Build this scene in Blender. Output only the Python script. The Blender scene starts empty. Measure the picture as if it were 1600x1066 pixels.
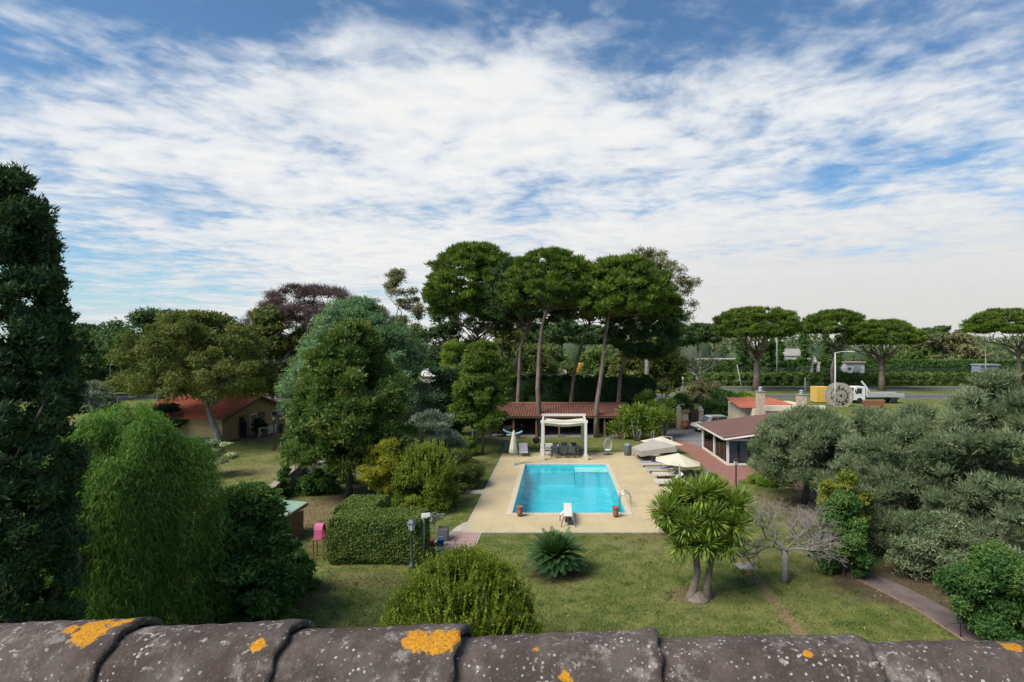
import bpy, math, random
import numpy as np
from mathutils import Vector, Matrix

# ------------------------------------------------------------------ camera, sky, sun
H, F, HY, CX = 9.0, 889.0, 542.0, 870.0        # eye height, focal length / horizon / centre column in photo pixels
C = bpy.context.scene.collection
sc = bpy.context.scene
cam_d = bpy.data.cameras.new('camera'); cam = bpy.data.objects.new('camera', cam_d); C.objects.link(cam)
cam.location = (0, 0, H); cam.rotation_euler = (math.radians(90), 0, 0)
cam_d.sensor_width = 36; cam_d.lens = F / 1600 * 36
cam_d.shift_x = -(CX - 800) / 1600; cam_d.shift_y = (HY - 533) / 1600
cam_d.clip_start = 0.05; cam_d.clip_end = 8000
sc.camera = cam
sc.view_settings.view_transform = 'Standard'; sc.view_settings.look = 'None'
sc.view_settings.exposure = 0.72; sc.view_settings.gamma = 1.0
sc.cycles.use_denoising = True
sc.cycles.max_bounces = 6; sc.cycles.transparent_max_bounces = 12
SUN_AZ, SUN_EL = math.radians(-128), math.radians(48)   # behind the camera, to the left
sd = bpy.data.lights.new('sun', 'SUN'); sun = bpy.data.objects.new('sun', sd); C.objects.link(sun)
sd.energy = 3.6; sd.angle = math.radians(34); sd.color = (1, .94, .84)
sv = Vector((math.sin(SUN_AZ)*math.cos(SUN_EL), math.cos(SUN_AZ)*math.cos(SUN_EL), math.sin(SUN_EL)))
sun.rotation_euler = (-sv).to_track_quat('-Z', 'Y').to_euler(); sun.location = sv*60

class NT:
    """small helper to write node trees"""
    def __init__(s, tree): s.t = tree; s.n = tree.nodes; s.l = tree.links
    def new(s, typ, **kw):
        n = s.n.new(typ)
        for k, v in kw.items(): setattr(n, k, v)
        return n
    def put(s, sock, v):
        if isinstance(v, bpy.types.NodeSocket): s.l.new(v, sock)
        elif v is not None:
            if hasattr(sock, 'default_value'):
                try: sock.default_value = v
                except Exception: sock.default_value = (*v, 1) if len(v) == 3 else v
    def m(s, op, a, b=0.0, c=None, clamp=False):
        n = s.new('ShaderNodeMath', operation=op, use_clamp=clamp)
        s.put(n.inputs[0], a); s.put(n.inputs[1], b)
        if c is not None: s.put(n.inputs[2], c)
        return n.outputs[0]
    def vm(s, op, a, b=None, out=0):
        n = s.new('ShaderNodeVectorMath', operation=op); s.put(n.inputs[0], a)
        if b is not None: s.put(n.inputs[1], b)
        return n.outputs[out]
    def noise(s, vec, scale, detail=4, rough=.55, dist=0.0, out='Fac'):
        n = s.new('ShaderNodeTexNoise'); s.put(n.inputs['Vector'], vec)
        n.inputs['Scale'].default_value = scale; n.inputs['Detail'].default_value = detail
        n.inputs['Roughness'].default_value = rough; n.inputs['Distortion'].default_value = dist
        return n.outputs[out]
    def mix(s, f, a, b, blend='MIX'):
        n = s.new('ShaderNodeMix', data_type='RGBA', blend_type=blend)
        s.put(n.inputs['Factor'], f)
        s.put(n.inputs[6], a if isinstance(a, bpy.types.NodeSocket) else (*a, 1)); s.put(n.inputs[7], b if isinstance(b, bpy.types.NodeSocket) else (*b, 1))
        return n.outputs[2]
    def ss(s, v, a, b, lo=0.0, hi=1.0):
        n = s.new('ShaderNodeMapRange', interpolation_type='SMOOTHSTEP'); s.put(n.inputs[0], v)
        for i, q in enumerate((a, b, lo, hi)): s.put(n.inputs[i+1], q)
        return n.outputs[0]
    def ramp(s, v, stops):
        n = s.new('ShaderNodeValToRGB'); s.put(n.inputs[0], v); e = n.color_ramp.elements
        while len(e) < len(stops): e.new(.5)
        for q, (p, c) in zip(e, stops): q.position = p; q.color = (*c, 1)
        return n.outputs[0]
    def bump(s, h, st=.3, d=.02):
        n = s.new('ShaderNodeBump'); s.put(n.inputs['Height'], h); n.inputs['Strength'].default_value = st; n.inputs['Distance'].default_value = d
        return n.outputs[0]

# the sky: clear Nishita blue with a broken altocumulus sheet on a flat layer overhead
w = bpy.data.worlds.new('World'); sc.world = w; w.use_nodes = True
N = NT(w.node_tree); w.node_tree.nodes.clear()
wo = N.new('ShaderNodeOutputWorld')
sky = N.new('ShaderNodeTexSky', sky_type='NISHITA'); sky.sun_disc = False
sky.sun_elevation = SUN_EL; sky.sun_rotation = SUN_AZ; sky.air_density = 1.0; sky.dust_density = .6; sky.ozone_density = 3.0
SKY = .078
tc = N.new('ShaderNodeTexCoord'); sp = N.new('ShaderNodeSeparateXYZ'); N.l.new(tc.outputs['Generated'], sp.inputs[0])
dz = N.m('ADD', N.m('MAXIMUM', sp.outputs[2], .0), .055)
u = N.m('DIVIDE', sp.outputs[0], dz); v = N.m('DIVIDE', sp.outputs[1], dz)
A = math.radians(16)                                   # wind direction of the cloud streets
al = N.m('ADD', N.m('MULTIPLY', u, math.sin(A)), N.m('MULTIPLY', v, math.cos(A)))
ac = N.m('SUBTRACT', N.m('MULTIPLY', u, math.cos(A)), N.m('MULTIPLY', v, math.sin(A)))
cv = N.new('ShaderNodeCombineXYZ'); N.l.new(ac, cv.inputs[0]); N.l.new(N.m('MULTIPLY', al, 1.05), cv.inputs[1]); cv.inputs[2].default_value = 3.7
warp = N.noise(cv.outputs[0], 1.3, 3, .5, 0, 'Color')
wv = N.vm('ADD', cv.outputs[0], N.vm('MULTIPLY', N.vm('SUBTRACT', warp, (.5, .5, .5)), (.35, .35, .35)))
big = N.noise(wv, .55, 2, .5)
cell = N.noise(wv, 2.6, 5, .5)
fine = N.noise(wv, 15.0, 5, .6)
cell2 = N.noise(wv, 6.4, 3, .5)
az = N.m('ARCTAN2', sp.outputs[0], sp.outputs[1])
cov = N.m('ADD', N.m('MULTIPLY', N.m('SUBTRACT', big, .5), 1.5), N.m('ADD', N.m('MULTIPLY', N.m('SUBTRACT', cell, .5), 1.05), N.m('ADD', N.m('MULTIPLY', N.m('SUBTRACT', cell2, .5), .80), N.m('MULTIPLY', N.m('SUBTRACT', fine, .5), .45))))
cov = N.m('ADD', cov, N.ss(v, 1.5, 2.2, -.36, .36))
cov = N.m('ADD', cov, N.m('MULTIPLY', N.ss(az, -.75, -.2, -.42, .08), N.ss(v, 2.6, 5.0)))
cov = N.m('ADD', cov, N.m('MULTIPLY', N.ss(az, -.3, .35, 0, .35), N.ss(v, 4, 7)))
cov = N.m('ADD', cov, N.m('MULTIPLY', N.ss(az, .1, .45, 0, .26), N.ss(v, 2.1, 1.7)))
cov = N.m('ADD', cov, N.m('MULTIPLY', N.ss(az, .22, .5, 0, -.34), N.m('MULTIPLY', N.ss(v, 1.9, 2.4), N.ss(v, 3.6, 2.9))))
mask = N.ss(cov, -.30, .36)
thick = N.ss(cov, .0, .75)
# seen from below: thin edges glow, thick middles and the far sheet go grey
ccol = N.mix(thick, (.46, .49, .525), (.59, .58, .56))
far_g = N.ss(sp.outputs[2], .30, .02)
ccol = N.mix(N.m('MULTIPLY', far_g, N.ss(az, -.4, .5, .25, .85)), ccol, (.405, .39, .37))
ccol = N.mix(N.m('MULTIPLY', N.ss(cell2, .60, .34), .25), ccol, (.45, .47, .50))
skyc = N.vm('SCALE', sky.outputs[0]); skyc.node.inputs[3].default_value = SKY
skyc = N.vm('MULTIPLY', skyc, (.78, 1.0, 1.08))
hz = N.ss(sp.outputs[2], .16, .0)
skyc = N.mix(N.m('MULTIPLY', hz, .35), skyc, (.38, .47, .53))
final = N.mix(N.m('MULTIPLY', mask, .94), skyc, ccol)
bgn = N.new('ShaderNodeBackground'); N.put(bgn.inputs[0], final); bgn.inputs[1].default_value = 1.0
N.l.new(bgn.outputs[0], wo.inputs[0])

# ------------------------------------------------------------------ helpers
def P(x, y, z=0.0):
    Y = F*(H-z)/(y-HY); return Vector(((x-CX)*Y/F, Y, z))
def at(x, Y): return (x-CX)*Y/F
def zt(y, Y): return H-(y-HY)*Y/F
rnd = random.Random(7)

MATS = {}
def M(name, c1, c2=None, scale=3.0, rough=.7, bump=0.0, bs=20.0, metal=0.0, spec=.3, detail=5, stretch=None):
    if name in MATS: return MATS[name]
    m = bpy.data.materials.new(name); m.use_nodes = True; n = NT(m.node_tree)
    b = n.n['Principled BSDF']; b.inputs['Roughness'].default_value = rough; b.inputs['Metallic'].default_value = metal
    b.inputs['Specular IOR Level'].default_value = spec
    tcn = n.new('ShaderNodeTexCoord'); vec = tcn.outputs['Object']
    if stretch: vec = n.vm('MULTIPLY', vec, stretch)
    c2 = c2 or tuple(q*.78 for q in c1)
    f = n.noise(vec, scale, detail, .6)
    n.put(b.inputs['Base Color'], n.mix(n.ss(f, .32, .68), c1, c2))
    if bump: n.put(b.inputs['Normal'], n.bump(n.noise(vec, bs, 5, .6), bump))
    MATS[name] = m; return m
LEAF = 1.75     # leaf reflectance scale
def LM(name, cols, trans=.3, rough=.65, spec=.12):
    """leaf material: hue varies from leaf to leaf by a stored random number"""
    if name in MATS: return MATS[name]
    m = bpy.data.materials.new(name); m.use_nodes = True; n = NT(m.node_tree)
    b = n.n['Principled BSDF']; b.inputs['Roughness'].default_value = rough; b.inputs['Specular IOR Level'].default_value = spec
    a = n.new('ShaderNodeAttribute', attribute_name='rnd')
    k = len(cols); cols = [tuple(min(.6, q*LEAF) for q in c) for c in cols]; col = n.ramp(a.outputs['Fac'], [(i/(k-1), c) for i, c in enumerate(cols)])
    n.put(b.inputs['Base Color'], col)
    tr = n.new('ShaderNodeBsdfTranslucent'); n.put(tr.inputs[0], n.mix(1.0, col, (1.15, 1.25, .6), 'MULTIPLY'))
    mx = n.new('ShaderNodeMixShader'); mx.inputs[0].default_value = trans
    n.l.new(b.outputs[0], mx.inputs[1]); n.l.new(tr.outputs[0], mx.inputs[2])
    n.l.new(mx.outputs[0], n.n['Material Output'].inputs[0])
    MATS[name] = m; return m

class MB:
    """collects shapes and links them as one mesh object"""
    def __init__(s): s.v = []; s.f = []
    def add(s, vs, fs):
        o = len(s.v); s.v += [tuple(q) for q in vs]; s.f += [tuple(i+o for i in f) for f in fs]; return s
    def box(s, c, d, rz=0.0, taper=1.0, rx=0.0, ry=0.0):
        R = Matrix.Rotation(rz, 3, 'Z') @ Matrix.Rotation(ry, 3, 'Y') @ Matrix.Rotation(rx, 3, 'X'); c = Vector(c); vs = []
        for z in (-.5, .5):
            t = taper if z > 0 else 1
            for x, y in ((-.5, -.5), (.5, -.5), (.5, .5), (-.5, .5)): vs.append(c + R @ Vector((x*d[0]*t, y*d[1]*t, z*d[2])))
        return s.add(vs, [(3,2,1,0),(4,5,6,7),(0,1,5,4),(1,2,6,5),(2,3,7,6),(3,0,4,7)])
    def tube(s, pts, r, n=8, cap=True):
        pts = [Vector(p) for p in pts]; k = len(pts)
        rs = list(r) if hasattr(r, '__len__') else [r]*k
        up = Vector((.13, .91, .39)); vs = []; fs = []
        for i, p in enumerate(pts):
            t = (pts[min(i+1, k-1)]-pts[max(i-1, 0)])
            t = t.normalized() if t.length > 1e-9 else Vector((0, 0, 1))
            a = t.cross(up)
            if a.length < .05: a = t.cross(Vector((1, 0, 0)))
            a.normalize(); b = t.cross(a); 
            for j in range(n):
                q = 2*math.pi*j/n; vs.append(p + (a*math.cos(q)+b*math.sin(q))*rs[i])
        for i in range(k-1):
            for j in range(n):
                fs.append((i*n+j, i*n+(j+1) % n, (i+1)*n+(j+1) % n, (i+1)*n+j))
        if cap: fs += [tuple(range(n))[::-1], tuple(range((k-1)*n, k*n))]
        return s.add(vs, fs)
    def lathe(s, prof, c=(0, 0, 0), n=16, cap=True):
        vs = []; fs = []; k = len(prof)
        for r, z in prof:
            for j in range(n):
                q = 2*math.pi*j/n; vs.append((c[0]+r*math.cos(q), c[1]+r*math.sin(q), c[2]+z))
        for i in range(k-1):
            for j in range(n): fs.append((i*n+j, i*n+(j+1) % n, (i+1)*n+(j+1) % n, (i+1)*n+j))
        if cap: fs += [tuple(range(n))[::-1], tuple(range((k-1)*n, k*n))]
        return s.add(vs, fs)
    def prism(s, poly, z0, z1):
        k = len(poly); vs = [(p[0], p[1], z0) for p in poly]+[(p[0], p[1], z1) for p in poly]
        return s.add(vs, [tuple(range(k))[::-1], tuple(range(k, 2*k))]+[(i, (i+1) % k, (i+1) % k+k, i+k) for i in range(k)])
    def xprism(s, poly, x0, x1):      # polygon in (y, z) run along x
        k = len(poly); vs = [(x0, p[0], p[1]) for p in poly]+[(x1, p[0], p[1]) for p in poly]
        return s.add(vs, [tuple(range(k)), tuple(range(k, 2*k))[::-1]]+[(i+k, (i+1) % k+k, (i+1) % k, i) for i in range(k)])
    def blob(s, c, r, n=12, m=8, amp=.12, seed=0):
        g = random.Random(seed); vs = []; fs = []
        ph = [g.uniform(0, 6.28) for _ in range(6)]
        for i in range(m+1):
            t = math.pi*i/m
            for j in range(n):
                q = 2*math.pi*j/n
                k = 1+amp*(math.sin(2*q+ph[0])*math.sin(t)+.7*math.sin(3*q+2*t+ph[1])*math.sin(t)+.6*math.cos(4*t+ph[2]))
                vs.append((c[0]+r[0]*k*math.sin(t)*math.cos(q), c[1]+r[1]*k*math.sin(t)*math.sin(q), c[2]+r[2]*k*math.cos(t)))
        for i in range(m):
            for j in range(n): fs.append((i*n+j, (i+1)*n+j, (i+1)*n+(j+1) % n, i*n+(j+1) % n))
        return s.add(vs, fs)
    def build(s, name, mat, parent=None, smooth=False, loc=None, bevel=0.0):
        me = bpy.data.meshes.new(name); me.from_pydata(s.v, [], s.f); me.materials.append(mat)
        if smooth: me.shade_smooth()
        o = bpy.data.objects.new(name, me); C.objects.link(o)
        if parent: o.parent = parent
        if loc is not None: o.location = loc
        if bevel:
            b = o.modifiers.new('bevel', 'BEVEL'); b.width = bevel; b.segments = 2; b.limit_method = 'ANGLE'
        return o
def tag(o, label=None, cat=None, group=None, kind=None):
    if label: o['label'] = label
    if cat: o['category'] = cat
    if group: o['group'] = group
    if kind: o['kind'] = kind
    return o
def thing(name, label, cat, loc, rz=0.0, group=None, s=1.0):
    o = bpy.data.objects.new(name, None); C.objects.link(o); o.empty_display_size = .2
    o.location = loc; o.rotation_euler = (0, 0, rz); o.scale = (s, s, s)
    return tag(o, label, cat, group)
def dup(root, loc, rz, label, s=1.0, group=None):
    r = root.copy(); C.objects.link(r); r.location = loc; r.rotation_euler = (0, 0, rz); r.scale = (s, s, s) if not hasattr(s, '__len__') else s
    tag(r, label, None, group)
    for ch in list(root.children):
        c = ch.copy(); C.objects.link(c); c.parent = r
        for g in list(ch.children):
            d = g.copy(); C.objects.link(d); d.parent = c
    return r
def struct(o): o['kind'] = 'structure'; return o

# ------------------------------------------------------------------ foliage engine
class Leaves:
    def __init__(s): s.c = []; s.a = []; s.b = []; s.r = []
    def add(s, rng, p, nrm, L, W, out=.4, spread=.9, bias=(0, 0, 0), rv=None, fold=.6):
        n = len(p); rr = rng.normal(size=(n, 3))
        ax = nrm*out + rr*spread*.6 + np.array(bias); ax /= np.linalg.norm(ax, axis=1)[:, None]+1e-9
        n2 = nrm*fold + rng.normal(size=(n, 3))*.45 + np.array((0, 0, .25))
        sd_ = np.cross(ax, n2); sd_ /= np.linalg.norm(sd_, axis=1)[:, None]+1e-9
        k = .6+.8*rng.random(n)
        s.c.append(p); s.a.append(ax*(L*k*.5)[:, None]); s.b.append(sd_*(W*k*.5)[:, None])
        s.r.append(rng.random(n) if rv is None else np.clip(rv*.55+rng.random(n)*.45, 0, 1))
    def build(s, name, mat, parent=None, core=None, loc=None, k3=3):
        c = np.concatenate(s.c); a = np.concatenate(s.a); b = np.concatenate(s.b); r = np.concatenate(s.r)
        n = len(c); vs = np.empty((n, k3, 3), np.float32)      # small leaves are one triangle, sword leaves a four-sided blade
        if k3 == 4: vs[:, 0] = c-a; vs[:, 1] = c+b-a*.1; vs[:, 2] = c+a; vs[:, 3] = c-b-a*.1
        else: vs[:, 0] = c-a*.9+b; vs[:, 1] = c+a*1.1; vs[:, 2] = c-a*.9-b
        vs = vs.reshape(-1, 3); lv = np.arange(k3*n, dtype=np.int32); ls = np.arange(n, dtype=np.int32)*k3; lt = np.full(n, k3, np.int32)
        if core:
            cvv = np.array(core.v, np.float32); cf = np.array([f for f in core.f if len(f) == 4], np.int32)
            k = len(cf); lv = np.concatenate([lv, cf.reshape(-1)+k3*n])
            ls = np.concatenate([ls, k3*n+np.arange(k, dtype=np.int32)*4]); lt = np.concatenate([lt, np.full(k, 4, np.int32)])
            vs = np.concatenate([vs, cvv]); r = np.concatenate([r, np.full(k, .0)])  # core painted in the darkest leaf tone to read as shaded interior
        me = bpy.data.meshes.new(name); me.vertices.add(len(vs)); me.vertices.foreach_set('co', vs.reshape(-1))
        me.loops.add(len(lv)); me.loops.foreach_set('vertex_index', lv)
        me.polygons.add(len(ls)); me.polygons.foreach_set('loop_start', ls); me.polygons.foreach_set('loop_total', lt)
        at_ = me.attributes.new('rnd', 'FLOAT', 'FACE'); at_.data.foreach_set('value', r.astype(np.float32))
        me.update(calc_edges=True); me.materials.append(mat)
        o = bpy.data.objects.new(name, me); C.objects.link(o)
        if parent: o.parent = parent
        if loc is not None: o.location = loc
        return o

PROF = {
 'round': ([0, .1, .3, .55, .8, .93, 1], [.35, .7, .97, 1, .75, .45, .1]),
 'egg':   ([0, .06, .2, .4, .6, .8, .93, 1], [.62, .92, 1, .97, .84, .60, .38, .1]),
 'dome':  ([0, .12, .35, .6, .82, 1], [.66, .96, 1, .85, .58, .15]),
 'umbrella': ([0, .12, .4, .7, .9, 1], [.80, 1, .97, .80, .52, .2]),
 'column': ([0, .05, .3, .6, .8, .92, 1], [.75, .9, 1, .97, .78, .5, .12]),
 'mound': ([0, .15, .4, .65, .85, 1], [.9, 1, .96, .8, .55, .12]),
 'spread': ([0, .15, .4, .7, .9, 1], [.5, .9, 1, .85, .6, .2]),
}
def clumps(rng, K, prof, R, z0, z1, cr, flat=.8, inner=.25, lump=.14, squash=1.0):
    ts, rs = PROF[prof]
    t = rng.random(K*6); keep = rng.random(K*6) < (np.interp(t, ts, rs)+.12); t = t[keep][:K]
    K = len(t); a = rng.random(K)*2*np.pi
    ph = rng.random(4)*6.28
    lm = 1+lump*(np.sin(2*a+ph[0]+2*t)+.8*np.sin(3*a+ph[1]-3*t)+.5*np.sin(5*a+ph[2]))
    q = np.where(rng.random(K) < inner, rng.random(K)*.7, .72+.28*rng.random(K))
    c = cr*(.65+.7*rng.random(K))
    rad = np.maximum(np.interp(t, ts, rs)*R*lm-c*.45, 0)*q
    out = np.empty((K, 6)); out[:, 0] = rad*np.cos(a); out[:, 1] = rad*np.sin(a)*squash
    out[:, 2] = np.clip(z0+t*(z1-z0), z0+c*flat*.5, z1-c*flat*.8)
    out[:, 3] = c*(.85+.35*rng.random(K)); out[:, 4] = c*(.85+.35*rng.random(K)); out[:, 5] = c*flat
    return out
def sprinkle(rng, LB, cl, n, L, W, shell=.4, out=.4, spread=.9, bias=(0, 0, 0), under=.55):
    w_ = cl[:, 3]*cl[:, 5]; idx = rng.choice(len(cl), n, p=w_/w_.sum())
    d = rng.normal(size=(n, 3)); d[:, 2] = np.where((d[:, 2] < 0) & (rng.random(n) > under), -d[:, 2], d[:, 2])
    d /= np.linalg.norm(d, axis=1)[:, None]
    # bumpy clump surface
    wob = 1+.16*np.sin(d[:, 0]*7+idx*1.7)*np.sin(d[:, 1]*6+idx*2.3)+.12*np.sin(d[:, 2]*9+idx)
    r = (1-shell*rng.random(n)**1.4)*wob
    p = cl[idx, :3]+d*r[:, None]*cl[idx, 3:6]
    cr_ = rng.random(len(cl))[idx]
    LB.add(rng, p, d, L, W, out, spread, bias, rv=cr_)
def limbs(mb, rng, start, cl, k, r0, r1=.02, n=5, sag=.15, low=True, start2=None):
    sa = np.array(start, float); sb = sa if start2 is None else np.array(start2, float); order = rng.permutation(len(cl))[:k]
    for i in order:
        e = cl[i, :3]; f_ = rng.random(); s0 = sa*(1-f_)+sb*f_; m1 = s0*.6+e*.4; m1[2] += sag*np.linalg.norm(e-s0)*(.3 if low else -.3)
        m1[:2] += rng.normal(size=2)*.13*np.linalg.norm(e-s0); m2 = s0*.25+e*.75+rng.normal(size=3)*.09*np.linalg.norm(e-s0)
        mb.tube([s0, m1, m2, e], [r0, r0*.6, r0*.38, r1], n)

bark_dark = M('bark_dark', (.055, .045, .035), (.11, .09, .07), 6, .9, .6, 25, stretch=(1, 1, .25))
bark_pine = M('bark_pine', (.12, .085, .065), (.22, .17, .14), 4, .9, .7, 14, stretch=(1, 1, .3))
bark_grey = M('bark_grey', (.20, .18, .16), (.32, .30, .27), 5, .9, .5, 22, stretch=(1, 1, .4))
def tree(name, label, cat, base, prof, R, z0, z1, K, cr, n, L, W, mat, seed, trunk=None, tr=.2, bark=None, nl=10, flat=.8, lump=.14,
         out=.4, spread=.9, bias=(0, 0, 0), shell=.45, core=0.0, group=None, inner=.25, under=.55, off=(0, 0), squash=1.0, fork=None, crown_name='crown', sag=.15, lr=.4):
    rng = np.random.default_rng(seed)
    t = thing(name, label, cat, base, 0, group)
    cl = clumps(rng, K, prof, R, z0, z1, cr, flat, inner, lump, squash); cl[:, 0] += off[0]; cl[:, 1] += off[1]
    LB = Leaves(); sprinkle(rng, LB, cl, n, L, W, shell, out, spread, bias, under)
    cm = None
    if core:
        cm = MB(); kf = .34+.42*core
        for i, c_ in enumerate(cl): cm.blob(c_[:3], (c_[3]*kf, c_[4]*kf, c_[5]*kf), 6, 4, .14, i)
    LB.build(crown_name, mat, t, cm)
    mb = MB(); tp = trunk or [(0, 0, -.1), (.05*R*.3, 0, z0*.6), (off[0]*.7, off[1]*.7, z0+.35*(z1-z0))]
    k = len(tp); mb.tube(tp, [tr*(1.25 if i == 0 else 1-.55*i/(k-1)) for i in range(k)], 9)
    fk = fork or tp[-1]
    if nl: limbs(mb, rng, fk, cl, nl, tr*lr, max(.012, tr*.07), 4, sag, start2=tp[-1] if fork else tuple((np.array(tp[-1])+np.array(tp[-2]))/2))
    mb.build('trunk', bark or bark_dark, t, True)
    return t

# ------------------------------------------------------------------ ground, roads, paths, pool
lawn_mat = bpy.data.materials.new('lawn'); lawn_mat.use_nodes = True
n = NT(lawn_mat.node_tree); b = n.n['Principled BSDF']; b.inputs['Roughness'].default_value = .95; b.inputs['Specular IOR Level'].default_value = .1
g = n.new('ShaderNodeNewGeometry'); pos = g.outputs['Position']; sep = n.new('ShaderNodeSeparateXYZ'); n.l.new(pos, sep.inputs[0])
n1 = n.noise(pos, .22, 4, .6); n2 = n.noise(pos, 1.1, 6, .65); n3 = n.noise(pos, 14, 4, .7)
col = n.mix(n.ss(n2, .38, .66), (.078, .104, .025), (.155, .163, .048))
col = n.mix(n.m('MULTIPLY', n.ss(n1, .47, .72), .6), col, (.215, .190, .088))
col = n.mix(n.ss(n3, .45, .75, 0, .5), col, (.05, .07, .018))
def soil_line(col, a, b_, wd, c, amt):
    d = (b_-a); ln = d.length; d.normalize(); nx, ny = -d.y, d.x
    px = n.m('SUBTRACT', sep.outputs[0], a.x); py = n.m('SUBTRACT', sep.outputs[1], a.y)
    t = n.m('ADD', n.m('MULTIPLY', px, d.x), n.m('MULTIPLY', py, d.y)); s_ = n.m('ABSOLUTE', n.m('ADD', n.m('MULTIPLY', px, nx), n.m('MULTIPLY', py, ny)))
    s_ = n.m('ADD', s_, n.m('MULTIPLY', n.m('SUBTRACT', n2, .5), wd*1.6))
    m_ = n.m('MULTIPLY', n.ss(s_, wd, wd*.35), n.m('MULTIPLY', n.ss(t, -1, .5), n.ss(t, ln+1, ln-.5)))
    return n.mix(n.m('MULTIPLY', m_, amt), col, c)
def soil_spot(col, p, rx, ry, c, amt):
    dx = n.m('DIVIDE', n.m('SUBTRACT', sep.outputs[0], p.x), rx); dy = n.m('DIVIDE', n.m('SUBTRACT', sep.outputs[1], p.y), ry)
    d = n.m('SQRT', n.m('ADD', n.m('MULTIPLY', dx, dx), n.m('MULTIPLY', dy, dy)))
    d = n.m('ADD', d, n.m('MULTIPLY', n.m('SUBTRACT', n2, .5), .9))
    return n.mix(n.m('MULTIPLY', n.ss(d, 1.05, .55), amt), col, c)
col = soil_line(col, P(1150, 866), P(1290, 1040), .32, (.21, .15, .085), .8)
DRY = (.16, .115, .065); SOIL = (.085, .062, .042)
for (x, y, rx, ry, c, a) in ((1400, 915, 3.0, 2.6, SOIL, .85), (1270, 800, 3.2, 2.5, SOIL, .7), (490, 800, 2.6, 4.0, DRY, .8), (585, 905, 2.2, 1.0, DRY, .35),
                             (560, 770, 3.4, 3.0, SOIL, .6), (1070, 840, 3.6, .7, DRY, .6), (1080, 930, 1.2, .8, DRY, .7), (868, 900, 1.4, .9, SOIL, .6), (985, 830, 4, .4, DRY, .5),
                             (1190, 780, 3, 2, DRY, .6), (400, 735, 4, 3, (.20, .17, .08), .6), (1500, 900, 3, 4, SOIL, .8), (470, 930, 1.2, 1.6, SOIL, .6)):
    col = soil_spot(col, P(x, y), rx, ry, c, a)
n.put(b.inputs['Base Color'], col); n.put(b.inputs['Normal'], n.bump(n.noise(pos, 30, 4, .7), .5, .03))

PX0, PX1, PY0, PY1 = -2.40, 3.74, 30.62, 43.42       # water's edge
def holed(name, xs, ys, z, mat):
    mb = MB()
    for i in range(len(xs)-1):
        for j in range(len(ys)-1):
            if xs[i] >= PX0-.5 and xs[i+1] <= PX1+.5 and ys[j] >= PY0-.5 and ys[j+1] <= PY1+.5: continue
            mb.add([(xs[i], ys[j], z), (xs[i+1], ys[j], z), (xs[i+1], ys[j+1], z), (xs[i], ys[j+1], z)], [(0, 1, 2, 3)])
    return struct(mb.build(name, mat))
holed('ground', [-4000, PX0-.05, PX1+.05, 4000], [-500, PY0-.05, PY1+.05, 6000], 0, lawn_mat)
deck_mat = M('deck_stone', (.48, .38, .22), (.41, .335, .20), .55, .85, .25, 60, detail=8)
dn = NT(deck_mat.node_tree); db = dn.n['Principled BSDF']; src = db.inputs['Base Color'].links[0].from_socket
dp = dn.new('ShaderNodeNewGeometry').outputs['Position']
st = dn.ss(dn.noise(dp, .35, 6, .65), .50, .72, 0, .45); c_ = dn.mix(st, src, (.30, .27, .22))
c_ = dn.mix(dn.ss(dn.noise(dp, 40, 3, .7), .52, .75, 0, .35), c_, (.26, .21, .14))
bk = dn.new('ShaderNodeTexBrick'); dn.put(bk.inputs['Vector'], dp); bk.inputs['Scale'].default_value = 1.0; bk.inputs['Mortar Size'].default_value = .012; bk.inputs['Brick Width'].default_value = 1.1; bk.inputs['Row Height'].default_value = 1.1; bk.offset = 0
c_ = dn.mix(dn.m('MULTIPLY', bk.outputs['Fac'], .35), c_, (.24, .20, .15)); dn.put(db.inputs['Base Color'], c_)
DX0, DX1, DY0, DY1 = -4.45, 8.46, 27.6, 48.2
holed('pool_deck', [DX0, PX0-.31, PX1+.31, DX1], [DY0, PY0-.31, PY1+.31, DY1], .03, deck_mat)
edge_mat = M('edge_stone', (.40, .365, .30), (.33, .30, .25), 2, .85, .2)
mb = MB()
for (x0, x1, y0, y1) in ((DX0-.12, DX0, DY0-.12, DY1), (DX0, DX1+.12, DY0-.12, DY0), (DX1, DX1+.12, DY0, DY1), (DX0, DX1, DY1, DY1+.12)):
    mb.box(((x0+x1)/2, (y0+y1)/2, .0), (x1-x0, y1-y0, .068))
struct(mb.build('deck_edging', edge_mat))
# the pool: basin, coping stones, steps, water
basin_mat = M('pool_mosaic', (.075, .56, .63), (.06, .52, .60), 1.2, .4)
pool = thing('swimming_pool', 'rectangular turquoise swimming pool with pale coping in the beige deck', 'pool', ((PX0+PX1)/2, (PY0+PY1)/2, 0))
pool['kind'] = 'structure'
pw, pl = (PX1-PX0)/2, (PY1-PY0)/2; D = 1.35
MB().add([(-pw, -pl, -D), (pw, -pl, -D), (pw, pl, -D), (-pw, pl, -D), (-pw, -pl, .01), (pw, -pl, .01), (pw, pl, .01), (-pw, pl, .01)],
         [(0, 1, 2, 3), (0, 4, 5, 1), (1, 5, 6, 2), (2, 6, 7, 3), (3, 7, 4, 0)]).build('basin', basin_mat, pool)
cop_mat = M('coping_stone', (.52, .44, .32), (.46, .39, .29), 3, .8, .2)
def coping(cx, cy, sx, sy): MB().box((cx, cy, .03), (sx, sy, .075)).build('coping_stone', cop_mat, pool, bevel=.012)
k = 11
for i in range(k):
    sx = (2*pw)/k; cx = -pw+sx*(i+.5)
    for sgn in (-1, 1): coping(cx, sgn*(pl+.15), sx-.012, .33)
k = 22
for i in range(k):
    sy = (2*pl+.6)/k; cy = -pl-.3+sy*(i+.5)
    for sgn in (-1, 1): coping(sgn*(pw+.155), cy, .32, sy-.012)
step_mat = M('pool_step', (.62, .74, .72), (.56, .70, .69), 2, .6)
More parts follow.
